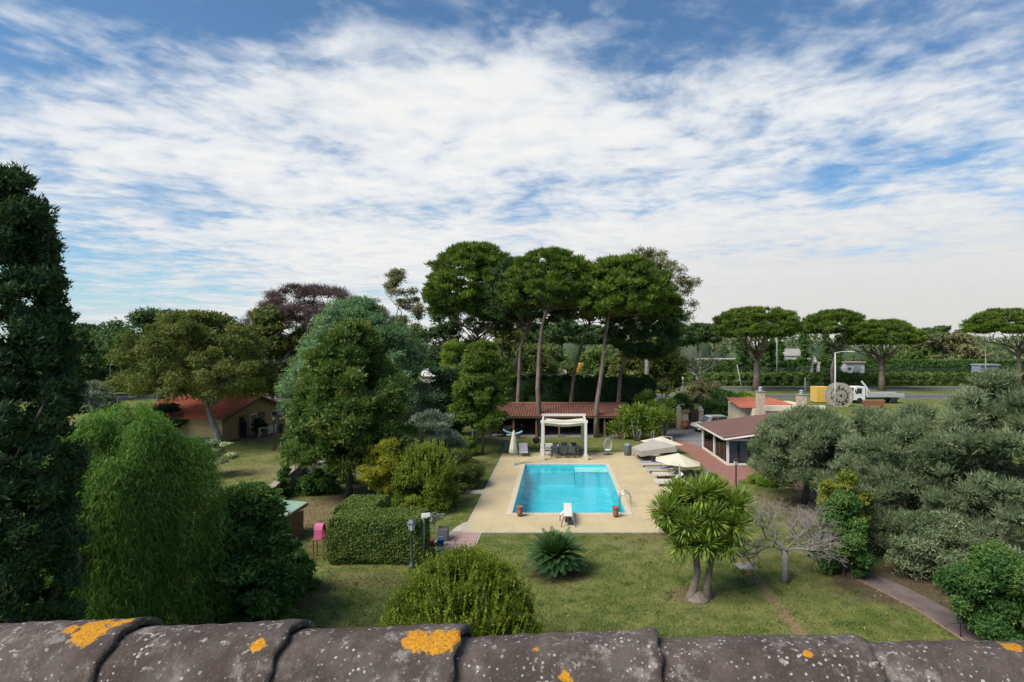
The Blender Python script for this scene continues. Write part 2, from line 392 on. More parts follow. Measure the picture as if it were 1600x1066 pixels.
MB().box((pw-1.2, pl-.8, -.215), (2.4, 1.6, .05)).build('step', step_mat, pool); MB().box((pw-1.2, pl-.79, -.83), (2.38, 1.57, 1.14)).build('riser', basin_mat, pool)
MB().box((-1.205, pl-.4, -.92), (2*pw-2.43, .8, .94)).build('step', basin_mat, pool)
wm = bpy.data.materials.new('pool_water'); wm.use_nodes = True; n = NT(wm.node_tree); n.n.remove(n.n['Principled BSDF'])
tcn = n.new('ShaderNodeTexCoord'); nz = n.noise(tcn.outputs['Object'], 1.6, 3, .55, .6); bp = n.bump(nz, .4, .06)
tr = n.new('ShaderNodeBsdfTransparent'); tr.inputs[0].default_value = (.62, .97, 1, 1)
gl = n.new('ShaderNodeBsdfGlossy'); gl.inputs['Roughness'].default_value = .09; n.put(gl.inputs['Normal'], bp)
fr = n.new('ShaderNodeFresnel'); fr.inputs[0].default_value = 1.27; n.put(fr.inputs['Normal'], bp)
mx = n.new('ShaderNodeMixShader'); n.l.new(fr.outputs[0], mx.inputs[0]); n.l.new(tr.outputs[0], mx.inputs[1]); n.l.new(gl.outputs[0], mx.inputs[2])
n.l.new(mx.outputs[0], n.n['Material Output'].inputs[0])
MB().add([(-pw, -pl, -.10), (pw, -pl, -.10), (pw, pl, -.10), (-pw, pl, -.10)], [(0, 1, 2, 3)]).build('water', wm, pool)

def flat(name, pts, z, mat):
    mb = MB(); mb.add([(p.x, p.y, z) for p in pts], [tuple(range(len(pts)))]); o = struct(mb.build(name, mat))
    if o.data.polygons[0].normal.z < 0: o.data.flip_normals()
    return o
asphalt = M('asphalt', (.075, .075, .078), (.10, .10, .10), .8, .9, .3, 40)
drive_mat = M('driveway_stone', (.20, .19, .185), (.15, .145, .14), .8, .9, .3, 20)
def strip(name, y0, y1, z, mat, x0=-700, x1=700): return flat(name, [Vector((x0, y0, 0)), Vector((x1, y0, 0)), Vector((x1, y1, 0)), Vector((x0, y1, 0))], z, mat)
strip('road', 98, 107, .012, asphalt); strip('road', 119, 128, .012, asphalt)
line_mat = M('road_paint', (.6, .6, .58), (.5, .5, .48), 3, .8)
for q in (98.4, 106.5, 119.4, 127.5): strip('road_line', q, q+.15, .017, line_mat)
flat('driveway', [P(1030, 668), P(1050, 662), P(1120, 662), P(1120, 700), P(1059, 695)], .010, drive_mat)
brick_mat = M('brick_paving', (.27, .125, .095), (.20, .10, .08), 2.5, .85, .35, 30)
walk = [P(1046, 690), P(1061, 688), P(1099, 700), P(1143, 727.5), P(1225, 736), P(1262, 760), P(1250, 772), P(1228, 759), P(1205, 750), P(1176, 747), P(1154, 751.5), P(1150, 775), P(1138, 775), P(1118, 745), P(1099, 729), P(1080, 713)]
flat('brick_walkway', walk, .016, brick_mat)
path_mat = M('path_setts', (.105, .078, .074), (.15, .115, .105), 1.6, .9, .5, 16)
gp = [P(1262, 760), P(1300, 800), P(1325, 880), P(1420, 920), P(1500, 962), P(1560, 1000), P(1600, 1040), P(1580, 1060), P(1500, 996), P(1420, 945), P(1330, 900), P(1268, 868), P(1250, 800), P(1250, 772)]
flat('garden_path', gp, .012, path_mat)
mb = MB(); kl = [P(1266, 868), P(1330, 901), P(1420, 946.5), P(1500, 998), P(1560, 1045)]
mb.tube([p+Vector((0, 0, .01)) for p in kl], .045, 4); struct(mb.build('path_kerb', M('kerb_brick', (.24, .15, .11), (.17, .11, .085), 5, .9)))
# rosy slab path leading to the deck
slab_mat = M('rose_slab', (.36, .235, .215), (.30, .20, .185), 1.5, .85, .2, 40)
rp = struct(MB().box((-4.41, 25.72, .0), (1.52, 3.7, .03)).build('slab_path', edge_mat))
sm = MB().box((0, 0, 0), (.45, .45, .03)); first = None
for i in range(3):
    for j in range(8):
        if first is None: o = first = sm.build('paving_slab', slab_mat, rp)
        else: o = first.copy(); C.objects.link(o)
        o.location = (-4.87+i*.46, 24.13+j*.46, .012+.003*((i*7+j*3) % 3))
flat('deck_corner', [Vector((-5.15, 27.62, 0)), Vector((-4.58, 27.62, 0)), Vector((-4.58, 29.2, 0)), Vector((-4.75, 29.0, 0)), Vector((-5.0, 28.4, 0))], .026, edge_mat)
flat('stone_strip', [P(716, 766), P(757, 766), P(759, 772), P(718, 772)], .02, edge_mat)
flat('shed_apron', [P(770, 679), P(985, 679), P(985, 684), P(770, 684)], .02, M('apron', (.24, .22, .19), (.17, .155, .13), 1.5, .9, .3))

# short grass over the garden lawns
rng = np.random.default_rng(3)
def grass(n_):
    Y = 14+36*rng.random(n_)**1.5; X = rng.uniform(-.62, .62, n_)*Y*1.25-.6
    inside = (X > DX0-.15) & (X < DX1+.15) & (Y > DY0-.15) & (Y < DY1+.15)
    path = (X > -5.2) & (X < -3.6) & (Y > 23.8) & (Y < 29)
    # keep off the garden path and the brick walk
    def inpoly(poly):
        r = np.zeros(n_, bool); k_ = len(poly)
        for i in range(k_):
            a, b_ = poly[i], poly[(i+1) % k_]
            cnd = ((a.y > Y) != (b_.y > Y)) & (X < (b_.x-a.x)*(Y-a.y)/(b_.y-a.y+1e-9)+a.x); r ^= cnd
        return r
    keep = ~(inside | path | inpoly(gp) | inpoly(walk)); X, Y = X[keep], Y[keep]; m_ = len(X)
    h_ = (.035+.05*rng.random(m_)); a = rng.random(m_)*6.28; wd = .008+.010*rng.random(m_)
    p = np.stack([X, Y, np.zeros(m_)], 1); sdv = np.stack([np.cos(a), np.sin(a), 0*a], 1)*wd[:, None]
    tip = p+np.stack([rng.normal(size=m_)*.025, rng.normal(size=m_)*.025, h_], 1)
    vs = np.stack([p-sdv, p+sdv, tip], 1).reshape(-1, 3)
    me = bpy.data.meshes.new('grass'); me.from_pydata(vs, [], np.arange(3*m_).reshape(-1, 3)); me.materials.append(lawn_mat)
    o = bpy.data.objects.new('grass', me); C.objects.link(o); tag(o, 'short mown grass with dry patches covering the garden lawns', 'grass', kind='stuff')
grass(190000)
def scatter_patch(name, label, cat, mat, spots, per, rad, L, W, up):
    LBx = Leaves(); m_ = spots*per; cy_ = 15+30*rng.random(spots)**1.4; cx__ = rng.uniform(-.5, .62, spots)*cy_
    ok = ~((cx__ > DX0-.5) & (cx__ < DX1+.5) & (cy_ > DY0-.6) & (cy_ < DY1+.5)); cx__, cy_ = cx__[ok], cy_[ok]; k_ = len(cy_)
    p = np.stack([np.repeat(cx__, per)+rng.normal(size=k_*per)*rad, np.repeat(cy_, per)+rng.normal(size=k_*per)*rad, np.full(k_*per, .02+up*L*.4)], 1)
    LBx.add(rng, p, np.tile((0, 0, 1.), (k_*per, 1)), L, W, up, .9, (0, 0, 0), rv=np.repeat(rng.random(k_), per)); o = LBx.build(name, mat); tag(o, label, cat, kind='stuff')
LAWN_EXTRA = scatter_patch

# ------------------------------------------------------------------ our own roof ridge in front
tile_mat = bpy.data.materials.new('ridge_tile'); tile_mat.use_nodes = True; n = NT(tile_mat.node_tree); b = n.n['Principled BSDF']
b.inputs['Roughness'].default_value = .92; b.inputs['Specular IOR Level'].default_value = .15
g = n.new('ShaderNodeNewGeometry'); pos = g.outputs['Position']
col = n.mix(n.ss(n.noise(pos, 9, 5, .65), .35, .68), (.058, .044, .039), (.108, .086, .076))
col = n.mix(n.ss(n.noise(pos, 160, 3, .7), .55, .72, 0, .6), col, (.16, .13, .115))
lic = n.noise(pos, 62, 3, .6); zone = n.noise(pos, 7, 4, .6)
col = n.mix(n.m('MULTIPLY', n.ss(lic, .60, .66), n.ss(zone, .42, .55)), col, (.27, .255, .235))
blot = n.m('MULTIPLY', n.ss(n.noise(pos, 24, 6, .72), .50, .64), n.ss(n.noise(pos, 5.5, 3, .6), .44, .60))
col = n.mix(n.m('MULTIPLY', blot, .7), col, (.235, .215, .195))
streak = n.noise(n.vm('MULTIPLY', pos, (30, 6, 6)), 1.6, 5, .65); col = n.mix(n.ss(streak, .52, .74, 0, .55), col, (.045, .036, .033))
vo = n.new('ShaderNodeTexVoronoi'); n.put(vo.inputs['Vector'], pos); vo.inputs['Scale'].default_value = 75
sz = n.noise(pos, 20, 2, .5)
col = n.mix(n.m('MULTIPLY', n.ss(n.m('SUBTRACT', vo.outputs['Distance'], n.m('MULTIPLY', n.m('SUBTRACT', sz, .5), .5)), .22, .13), n.ss(n.noise(pos, 11, 3, .6), .42, .56)), col, (.34, .325, .30))
ZR = H-.58
RA, RB = Vector((at(0, 1.19), 1.19, ZR)), Vector((at(1600, 1.106), 1.106, ZR)); rd = (RB-RA).normalized()
on = n.noise(pos, 55, 4, .65)
def ridge_pt(x, y):      # where the line of sight through a photo pixel meets the ridge's upper surface (cylinder)
    d = Vector(((x-CX)/F, 1, -(y-HY)/F)); t = .9
    best = None
    for i in range(400):
        q = Vector((0, 0, H))+d*(t+i*.001); s_ = (q-RA).dot(rd); ax = RA+rd*s_-Vector((0, 0, .115))
        if (q-ax).length < .122: return q
    return Vector((0, 0, H))+d*1.12
for (x, y, r) in ((150, 972, .030), (140, 985, .034), (190, 970, .022), (110, 978, .016), (253, 1001, .011), (223, 994, .008), (402, 1007, .017), (650, 996, .030), (685, 1000, .036), (705, 994, .026),
                  (584, 1025, .006), (565, 1026, .005), (885, 1054, .019), (994, 1044, .008), (887, 1020, .006), (835, 1004, .016), (1125, 1014, .011), (1169, 1018, .011), (1190, 1002, .008), (1262, 1017, .011), (1580, 1001, .024), (1530, 1003, .012)):
    p = ridge_pt(x, y)
    d = n.vm('DISTANCE', pos, (p.x, p.y, p.z), out=1)
    d = n.m('ADD', n.m('DIVIDE', d, r), n.m('MULTIPLY', n.m('SUBTRACT', on, .5), 1.5))
    col = n.mix(n.m('MULTIPLY', n.ss(d, 1.06, .82), n.ss(n.noise(pos, 240, 3, .7), .70, .58)), col, n.mix(n.ss(n.noise(pos, 170, 4, .7), .35, .7), (.52, .25, .02), (.33, .13, .012)))
n.put(b.inputs['Base Color'], col)
hgt = n.m('ADD', n.noise(pos, 120, 5, .7), n.m('MULTIPLY', lic, .6)); n.put(b.inputs['Normal'], n.bump(hgt, .75, .006))
roof = thing('roof_parapet', 'weathered barrel-tile roof ridge with orange and white lichen along the bottom edge', 'parapet', (0, 0, 0))
joints = [-60, 205, 457, 722, 1028, 1350, 1690]
def ridge_s(px):   # distance along the ridge for an image column
    d = Vector(((px-CX)/F, 1, 0)); # intersect in plan
    A_ = np.array([[rd.x, -d.x], [rd.y, -d.y]]); return float(np.linalg.solve(A_, np.array([-RA.x, -RA.y]))[0])
gz = random.Random(5)
for i in range(len(joints)-1):
    s0, s1 = ridge_s(joints[i])-.055, ridge_s(joints[i+1]); nl_, na = 40, 30
    vs = []; fs = []; ph = gz.uniform(0, 6)
    lat = Vector((-rd.y, rd.x, 0)); tilt = gz.uniform(-.004, .004); dzz = gz.uniform(-.003, .003)
    for lay in (0, 1):
        for a in range(nl_+1):
            t = a/nl_; s_ = s0+(s1-s0)*t; r = .103+.014*t-(.015 if lay else 0)
            r += .0010*math.sin(9*t+ph)+(.0009*math.sin(43*t+ph) if lay == 0 else 0)
            cen = RA+rd*s_+Vector((0, 0, -.116+.007*(t-.5)+dzz))+lat*(tilt*(t-.5)*4)
            for q in range(na+1):
                th = math.radians(-8+196*q/na); rr = r*(1+.007*math.sin(5*th+ph+3*t)+.003*math.sin(17*th+31*t+ph))
                e = .004*math.sin(11*th+ph) if a in (0, nl_) else 0
                vs.append(cen+rd*e+lat*math.cos(th)*rr+Vector((0, 0, math.sin(th)*rr)))
    W_ = na+1; off = (nl_+1)*W_
    for a in range(nl_):
        for q in range(na):
            i0 = a*W_+q; fs.append((i0, i0+1, i0+1+W_, i0+W_)); fs.append((off+i0, off+i0+W_, off+i0+1+W_, off+i0+1))
    for q in range(na):
        fs.append((q, off+q, off+q+1, q+1)); i0 = nl_*W_+q; fs.append((i0, i0+1, off+i0+1, off+i0))
    for a in range(nl_):
        fs.append((a*W_, (a+1)*W_, off+(a+1)*W_, off+a*W_)); i0 = a*W_+na; fs.append((i0, off+i0, off+i0+W_, i0+W_))
    mbt = MB(); mbt.add(vs, fs); mbt.build('ridge_tile', tile_mat, roof, True)
mortar = M('mortar', (.30, .28, .24), (.20, .185, .16), 30, .95, .8, 90)
mb = MB(); mb.tube([RA-rd*.3-Vector((0, 0, .15)), (RA+RB)/2-Vector((0, 0, .15)), RB+rd*.3-Vector((0, 0, .15))], .088, 10); mb.build('mortar_bed', mortar, roof, True)
mb = MB(); lat = Vector((-rd.y, rd.x, 0)); mid = (RA+RB)/2
ang = math.atan2(rd.y, rd.x); mb.box((mid.x, mid.y, (ZR-.16)/2), (16, .19, ZR-.16), ang); mb.build('parapet_wall', M('house_plaster', (.55, .45, .32), None, 1, .9), roof)
# ------------------------------------------------------------------ trees and plants, near ones first
def B(x, Y): return Vector((at(x, Y), Y, 0))
G = lambda *c: c
cyp = LM('cypress_leaf', [(.012, .028, .013), (.022, .044, .018), (.034, .060, .024), (.055, .082, .034)], .2)
weep = LM('pepper_leaf', [(.028, .070, .016), (.055, .115, .024), (.090, .155, .036), (.14, .19, .06)], .45)
deep = LM('deep_leaf', [(.014, .040, .012), (.030, .070, .018), (.055, .100, .024), (.095, .135, .034)], .3)
bushl = LM('bright_leaf', [(.035, .056, .008), (.068, .096, .012), (.110, .138, .018), (.155, .17, .03)], .4)
magn = LM('magnolia_leaf', [(.022, .046, .010), (.038, .070, .014), (.060, .096, .019), (.082, .105, .022), (.13, .11, .035)], .2, .45, .2)
oak = LM('oak_leaf', [(.035, .046, .013), (.058, .072, .019), (.085, .095, .028), (.115, .115, .040)], .35)
acac = LM('acacia_leaf', [(.045, .085, .042), (.070, .120, .058), (.100, .155, .076), (.13, .18, .09)], .35)
oliv = LM('olive_leaf', [(.040, .055, .028), (.074, .096, .048), (.112, .136, .075), (.18, .20, .125)], .3, .6)
oliv2 = LM('olive_pale_leaf', [(.060, .075, .055), (.095, .115, .082), (.135, .155, .115), (.20, .215, .17)], .2, .6)
pinel = LM('pine_needle', [(.022, .042, .009), (.042, .070, .012), (.072, .105, .016), (.105, .138, .024)], .25)
pined = LM('pine_dark_needle', [(.014, .030, .012), (.026, .050, .017), (.042, .072, .022), (.060, .090, .030)], .2)
purp = LM('bare_twig', [(.040, .028, .029), (.060, .041, .042), (.080, .055, .053), (.065, .058, .045)], .15, .8)
yell = LM('yellow_leaf', [(.060, .080, .012), (.110, .130, .018), (.17, .17, .02), (.30, .23, .02)], .4)
hedg = LM('hedge_leaf', [(.024, .048, .012), (.050, .082, .018), (.085, .115, .026), (.125, .145, .040)], .25)
airy = LM('airy_leaf', [(.055, .060, .030), (.085, .085, .042), (.115, .110, .055), (.15, .125, .06)], .3)
darkl = LM('dark_leaf', [(.008, .018, .009), (.014, .030, .013), (.024, .045, .018), (.036, .06, .024)], .15)
midl = LM('mid_leaf', [(.030, .055, .014), (.052, .085, .020), (.08, .115, .03), (.11, .14, .045)], .3)
fresh = LM('fresh_leaf', [(.045, .085, .012), (.075, .125, .018), (.12, .165, .025), (.16, .20, .04)], .4)

LAWN_EXTRA('weeds', 'darker weed tufts dotted through the lawn', 'weeds', LM('weed_leaf', [(.030, .06, .012), (.05, .085, .018), (.08, .11, .03)], .3), 420, 26, .13, .11, .03, .8)
LAWN_EXTRA('fallen_leaves', 'scattered brown and yellow fallen leaves on the lawn', 'leaves', LM('fallen_leaf', [(.10, .055, .02), (.16, .10, .03), (.22, .16, .05), (.20, .18, .12)], .2), 700, 2, .5, .09, .055, .05)
def shoots(t, R, z0, z1, k_, ln, L, W, mat, seed):
    """young upright shoots standing out of a bush"""
    r = np.random.default_rng(seed); a = r.random(k_)*6.28; q = np.sqrt(r.random(k_)); zs = z0+(z1-z0)*np.sqrt(np.maximum(0, 1-.85*q*q)); LBs = Leaves()
    dx, dy = q*np.cos(a)*.45+r.normal(size=k_)*.12, q*np.sin(a)*.45+r.normal(size=k_)*.12; l_ = ln*(.4+.8*r.random(k_)); rv = r.random(k_)
    for i in range(16):
        f = (i+r.random(k_))/16; p = np.stack([R*q*np.cos(a)+dx*l_*f, R*q*np.sin(a)+dy*l_*f, zs-.15+l_*f], 1)
        LBs.add(r, p, np.stack([np.cos(a+i*2.4), np.sin(a+i*2.4), 0*a], 1), L*1.0, W, .7, .5, (0, 0, .7), rv=rv)
    LBs.build('shoots', mat, t)
# left edge cypress
Y = 12.2
tree('cypress_tree', 'tall dark broad cypress cut by the picture edge, tallest thing on the left', 'tree', B(16, Y), 'column', 1.27, .1, zt(262, Y), 520, .27, 130000, .105, .045, cyp, 11,
     tr=.2, nl=12, flat=1.0, lump=.05, out=.7, spread=.7, bias=(0, 0, .35), core=.74, shell=.38, inner=.1)
# weeping pepper tree
def weeping(label, base, R, h, nst, seed):
    r = np.random.default_rng(seed); t = thing('pepper_tree', label, 'tree', base); LB = Leaves()
    a = r.random(nst)*6.28; q = np.sqrt(r.random(nst)); lob = 1+.18*np.sin(3*a+1)+.12*np.sin(5*a)
    top = h*(1-.24*q**3)+.28*np.sin(a*4+q*6)+.22*np.sin(a*7-q*9)-.2; x0 = R*q*lob*np.cos(a); y0 = R*q*lob*np.sin(a)
    lowt = r.random(nst) < .5; q = np.where(lowt, .72+.28*r.random(nst), q); top = np.where(lowt, h*(.22+.55*r.random(nst)), top); x0 = R*q*lob*np.cos(a); y0 = R*q*lob*np.sin(a)
    ln = .7+1.9*r.random(nst); m_ = 38
    for k_ in range(m_):
        f = (k_+r.random(nst))/m_; z = top-ln*f**1.15+.12*np.sin(f*3.1)
        ok = z > .15; spread_ = .10+.14*f
        p = np.stack([x0*(1+.18*f)+r.normal(size=nst)*.09, y0*(1+.22*f)+r.normal(size=nst)*.09, z], 1)[ok]
        nr = np.stack([np.cos(a), np.sin(a), .3+0*a], 1)[ok]
        LB.add(r, p, nr, .17, .024, .25, .62, (0, 0, -.7), rv=r.random(nst)[ok])
    core = MB(); core.lathe([(R*.5, .1), (R*.55, h*.35), (R*.5, h*.6), (R*.25, h*.72), (.05, h*.76)], (0, 0, 0), 14, cap=False)
    LB.build('crown', weep, t, core); mb = MB(); mb.tube([(0, 0, -.1), (.1, 0, h*.35), (-.1, .1, h*.75)], [.2, .14, .06], 8)
    for i in range(26):
        an = r.random()*6.28; e = R*(.5+.5*r.random()); zz = h*(.4+.4*r.random())
        mb.tube([(0, 0, zz*.7), (e*.6*math.cos(an), e*.6*math.sin(an), zz+.3), (e*1.05*math.cos(an), e*1.05*math.sin(an), zz-.3), (e*1.1*math.cos(an), e*1.1*math.sin(an), zz-1.1)], [.04, .022, .012, .006], 4)
    mb.build('trunk', bark_grey, t, True); return t
Y = 16.0
weeping('bright green weeping pepper tree with hanging strands beside the tall cypress', B(200, Y), 1.70, zt(643, Y), 3400, 4)
# dark leafy tree right of it
Y = 18.2
tree('loquat_tree', 'dark green leafy small tree in layers between weeping tree and lawn', 'tree', B(385, Y), 'mound', 1.65, .1, zt(760, Y), 120, .50, 52000, .16, .075, deep, 12, tr=.13, nl=14, flat=.5, lump=.16, out=.8, spread=.6, bias=(0, 0, -.1), core=.62)
tree('laurel_bush', 'low dark leafy bush at the foot of the layered tree', 'bush', B(452, 20.8), 'mound', .85, .05, 1.6, 34, .36, 14000, .13, .065, deep, 13, tr=.06, nl=5, core=.6)
tree('climbing_bush', 'yellow-green leafy bush beside the green roofed hut', 'bush', B(360, 23.5), 'mound', 1.4, .1, 2.6, 50, .42, 20000, .14, .07, midl, 14, tr=.08, nl=6, core=.6)
# front bush
Y = 15.2
gbush = tree('garden_bush', 'large bright yellow-green bush rising just beyond the roof ridge', 'bush', B(722, Y), 'mound', 2.1, .05, zt(862, Y), 330, .30, 110000, .085, .034, bushl, 15, tr=.1, nl=12, lump=.06, out=.8, spread=.6, bias=(0, 0, 1.0), core=.5, shell=.8, inner=.15)
shoots(gbush, 1.95, .5, zt(875, Y), 700, .5, .085, .032, LM('young_shoot', [(.060, .085, .010), (.095, .125, .016), (.13, .15, .022), (.17, .18, .035)], .4), 3)
for i, (bx, by, bz) in enumerate(((-.5, -1.6, 1.55), (-.2, -1.75, 1.2), (.9, -1.5, 1.5))):
    MB().blob((bx, by, bz), (.05, .05, .05), 8, 6, .2, i).build('blossom', M('red_blossom', (.45, .03, .04), None, 5, .7), gbush)
# clipped hedge (front block and an arm going back)
def hedge(name, label, blocks, h, nper, mat, seed, L=.075, W=.045, wob=.07, group=None, cat='hedge'):
    r = np.random.default_rng(seed); x0 = min(b_[0] for b_ in blocks); y0 = min(b_[1] for b_ in blocks)
    o0 = Vector((x0, y0, 0)); t = thing(name, label, cat, o0, 0, group); LB = Leaves(); core = MB()
    for (ax, ay, bx, by) in blocks:
        sx, sy = bx-ax, by-ay; core.box(((ax+bx)/2-x0, (ay+by)/2-y0, h/2-.04), (sx-.22, sy-.22, h-.2))
        faces = [(sx*sy, 'top'), (sx*h, 'f'), (sx*h, 'k'), (sy*h, 'l'), (sy*h, 'r')]
        for ar, w_ in faces:
            m_ = int(ar*nper); 
            if m_ < 1: continue
            u_, v_ = r.random(m_), r.random(m_); d = np.abs(r.normal(size=m_))*.05
            bm_ = wob*(np.sin(u_*sx*2.3+1)*np.sin(v_*4+u_*3)+.5*np.sin(u_*17)*np.sin(v_*13))
            if w_ == 'top': p = np.stack([u_*sx, v_*sy, h-d+bm_*.6], 1); nr = np.tile((0, 0, 1.), (m_, 1))
            elif w_ == 'f': p = np.stack([u_*sx, d-bm_, v_*h], 1); nr = np.tile((0, -1., .1), (m_, 1))
            elif w_ == 'k': p = np.stack([u_*sx, sy-d+bm_, v_*h], 1); nr = np.tile((0, 1., .1), (m_, 1))
            elif w_ == 'l': p = np.stack([d-bm_, u_*sy, v_*h], 1); nr = np.tile((-1., 0, .1), (m_, 1))
            else: p = np.stack([sx-d+bm_, u_*sy, v_*h], 1); nr = np.tile((1., 0, .1), (m_, 1))
            # soften the corners and the foot
            ed = np.clip((p[:, 2]-h+.22)/.22, 0, 1)**2*.10; ft = np.clip((.35-p[:, 2])/.35, 0, 1)*.12
            cx_, cy_ = sx/2, sy/2
            p[:, 0] += np.sign(cx_-p[:, 0])*(ed+ft)*(np.abs(p[:, 0]-cx_)/cx_)**4; p[:, 1] += np.sign(cy_-p[:, 1])*(ed+ft)*(np.abs(p[:, 1]-cy_)/cy_)**4
            p += np.array((ax-x0, ay-y0, 0)); LB.add(r, p, nr, L, W, .5, .9, (0, 0, .15))
    LB.build('foliage', mat, t, core); return t
hedge('clipped_hedge', 'boxy clipped hedge with flat top standing behind the garden lantern', [(-9.45, 23.35, -5.6, 25.1), (-9.9, 25.1, -8.0, 27.4)], 1.92, 1300, hedg, 16)

# sago palm
def cycad(label, base, R, nf, seed):
    r = random.Random(seed); t = thing('sago_palm', label, 'palm', base); LBv = MB()
    fr_ = Leaves(); rr = np.random.default_rng(seed); ribs = MB()
    for i in range(nf):
        an = i*2.39996; q = (i+.5)/nf; el = math.radians(87-92*q**.95); ln = R*(.85+.25*r.random())*(1.0 if q > .25 else .8)
        pts = []; d = Vector((math.cos(an)*math.cos(el), math.sin(an)*math.cos(el), math.sin(el))); p = Vector((.06*math.cos(an), .06*math.sin(an), .62))
        m_ = 30
        for k_ in range(m_):
            pts.append(p.copy()); p = p+d*(ln/m_); d = (d+Vector((0, 0, -.019))).normalized()
            if p.z < .05: p.z = .05
        ribs.tube(pts[::6]+[pts[-1]], .012, 3)
        side = d.cross(Vector((0, 0, 1))).normalized()
        pa = []; ax = []
        for k_ in range(3, m_):
            f = k_/m_; ll = .26*math.sin(min(1, f*1.9+.25)*math.pi/1.0 if f > .6 else math.pi/2)*(1.15-f*.5)
            ll = .27*(1-max(0, f-.55)*1.6)
            tdir = (pts[min(k_+1, m_-1)]-pts[k_-1]).normalized()
            for sg in (-1, 1):
                a_ = (side*sg*.9+tdir*.55+Vector((0, 0, .28))).normalized()
                pa.append(pts[k_]+a_*ll*.5); ax.append(a_*ll*.5)
        pa = np.array(pa); ax = np.array(ax); nrm = np.cross(ax, np.array(tdir)); nrm /= np.linalg.norm(nrm, axis=1)[:, None]+1e-9
        b_ = np.tile(np.array(tdir)*.019, (len(pa), 1))
        fr_.c.append(pa); fr_.a.append(ax); fr_.b.append(b_); fr_.r.append(np.clip(rr.random(len(pa))*.5+(.5*(1-q)), 0, 1))
    core = MB(); core.blob((0, 0, .42), (.45, .45, .42), 12, 8, .1, 1)
    fr_.build('fronds', LM('cycad_leaf', [(.010, .030, .012), (.018, .045, .016), (.030, .065, .018), (.06, .11, .022)], .12, .5, .25), t, core, k3=4)
    ribs.build('ribs', M('rib_green', (.05, .09, .02), None, 4, .5), t, True)
    m2 = MB(); m2.lathe([(.2, -.05), (.24, .2), (.2, .5), (.1, .66)], (0, 0, 0), 10); m2.build('trunk', bark_dark, t, True)
cycad('round dark green sago palm standing alone on the front lawn', B(868, 22.6), 1.22, 140, 5)

# yuccas
yucl = LM('yucca_leaf', [(.038, .070, .010), (.075, .120, .016), (.12, .165, .024), (.17, .205, .04)], .3, .5, .25)
def rosette(LB, rr, c, ln, n_, wd, droop=.28, tilt=(0, 0)):
    d = rr.normal(size=(n_, 3)); d[:, 2] = d[:, 2]*.75+.5; d[:, 0] += tilt[0]; d[:, 1] += tilt[1]; d /= np.linalg.norm(d, axis=1)[:, None]
    l = ln*(.75+.4*rr.random(n_)); up = np.array((0, 0, 1.)); s_ = np.cross(d, up+rr.normal(size=(n_, 3))*.25); s_ /= np.linalg.norm(s_, axis=1)[:, None]+1e-9
    rv = rr.random(n_)
    c0 = np.array(c)+d*(.07+.0*l)[:, None]; mid = c0+d*(l*.55)[:, None]; d2 = d+np.array((0, 0, -droop))*(rr.random(n_)*(1.1-d[:, 2]))[:, None]; d2 /= np.linalg.norm(d2, axis=1)[:, None]
    tip = mid+d2*(l*.5)[:, None]
    for a_, b_, w_, (o1, o2) in ((c0, mid, wd, (0, .55)), (mid, tip, wd*.95, (.04, 1))):
        LB.c.append((a_+b_)/2); LB.a.append((b_-a_)/2*1.06); LB.b.append(s_*w_*.5); LB.r.append(rv)
def yucca(label, base, trunks, heads, ln, n_, wd, seed, group=None, bark=None, foot=None):
    rr = np.random.default_rng(seed); t = thing('yucca', label, 'yucca', base, 0, group); LB = Leaves()
    for hd in heads: rosette(LB, rr, hd[:3], ln*(hd[3] if len(hd) > 3 else 1), n_, wd)
    LB.build('crown', yucl, t, k3=4)
    for k_, (pts, rs) in enumerate(trunks):
        mb = MB(); mb.tube(pts, rs, 10)
        if k_ == 0 and foot: mb.lathe(foot, (0, 0, 0), 14)
        mb.build('trunk', bark or bark_grey, t, True)
    dl = Leaves(); 
    return t
Y = 20.3; sY = Y/F
def L(x, y, dy=0.0, bx=1090): return ((x-bx)*sY, dy, zt(y, Y))
heads = [L(1040, 800, -.2), L(1062, 780, .3), L(1095, 772, -.1), L(1125, 778, .4), L(1150, 790, -.1), L(1140, 815, -.5), L(1068, 815, -.5), L(1105, 805, -.6), L(1060, 845, -.4, ), L(1092, 840, -.7), L(1128, 845, -.5), L(1085, 795, .6), L(1120, 800, .5)]
heads = [(*h_, .95+.2*rnd.random()) for h_ in heads]
tk = [([L(1078, 945), L(1082, 925), L(1090, 895), L(1088, 860, .1), L(1070, 830, .2)], [.30, .15, .12, .12, .08]),
      ([L(1106, 945, .1), L(1106, 915, .1), L(1112, 880, .1), L(1122, 850, .1), L(1130, 815, .1)], [.26, .13, .11, .11, .08])]
for i, h_ in enumerate(heads):
    s0 = tk[i % 2][0][3]; tk.append(([s0, ((s0[0]+h_[0])/2, (s0[1]+h_[1])/2, (s0[2]+h_[2])/2-.08), h_[:3]], [.07, .06, .05]))
yucca('big twin-trunk yucca with many spiky green heads on the front lawn', Vector((at(1090, Y), Y, 0)), tk, heads, .66, 340, .062, 6, foot=[(.46, -.02), (.40, .06), (.30, .15), (.2, .24), (.08, .3)], bark=M('yucca_bark', (.20, .165, .135), (.13, .105, .085), 8, .9, .6, 24))
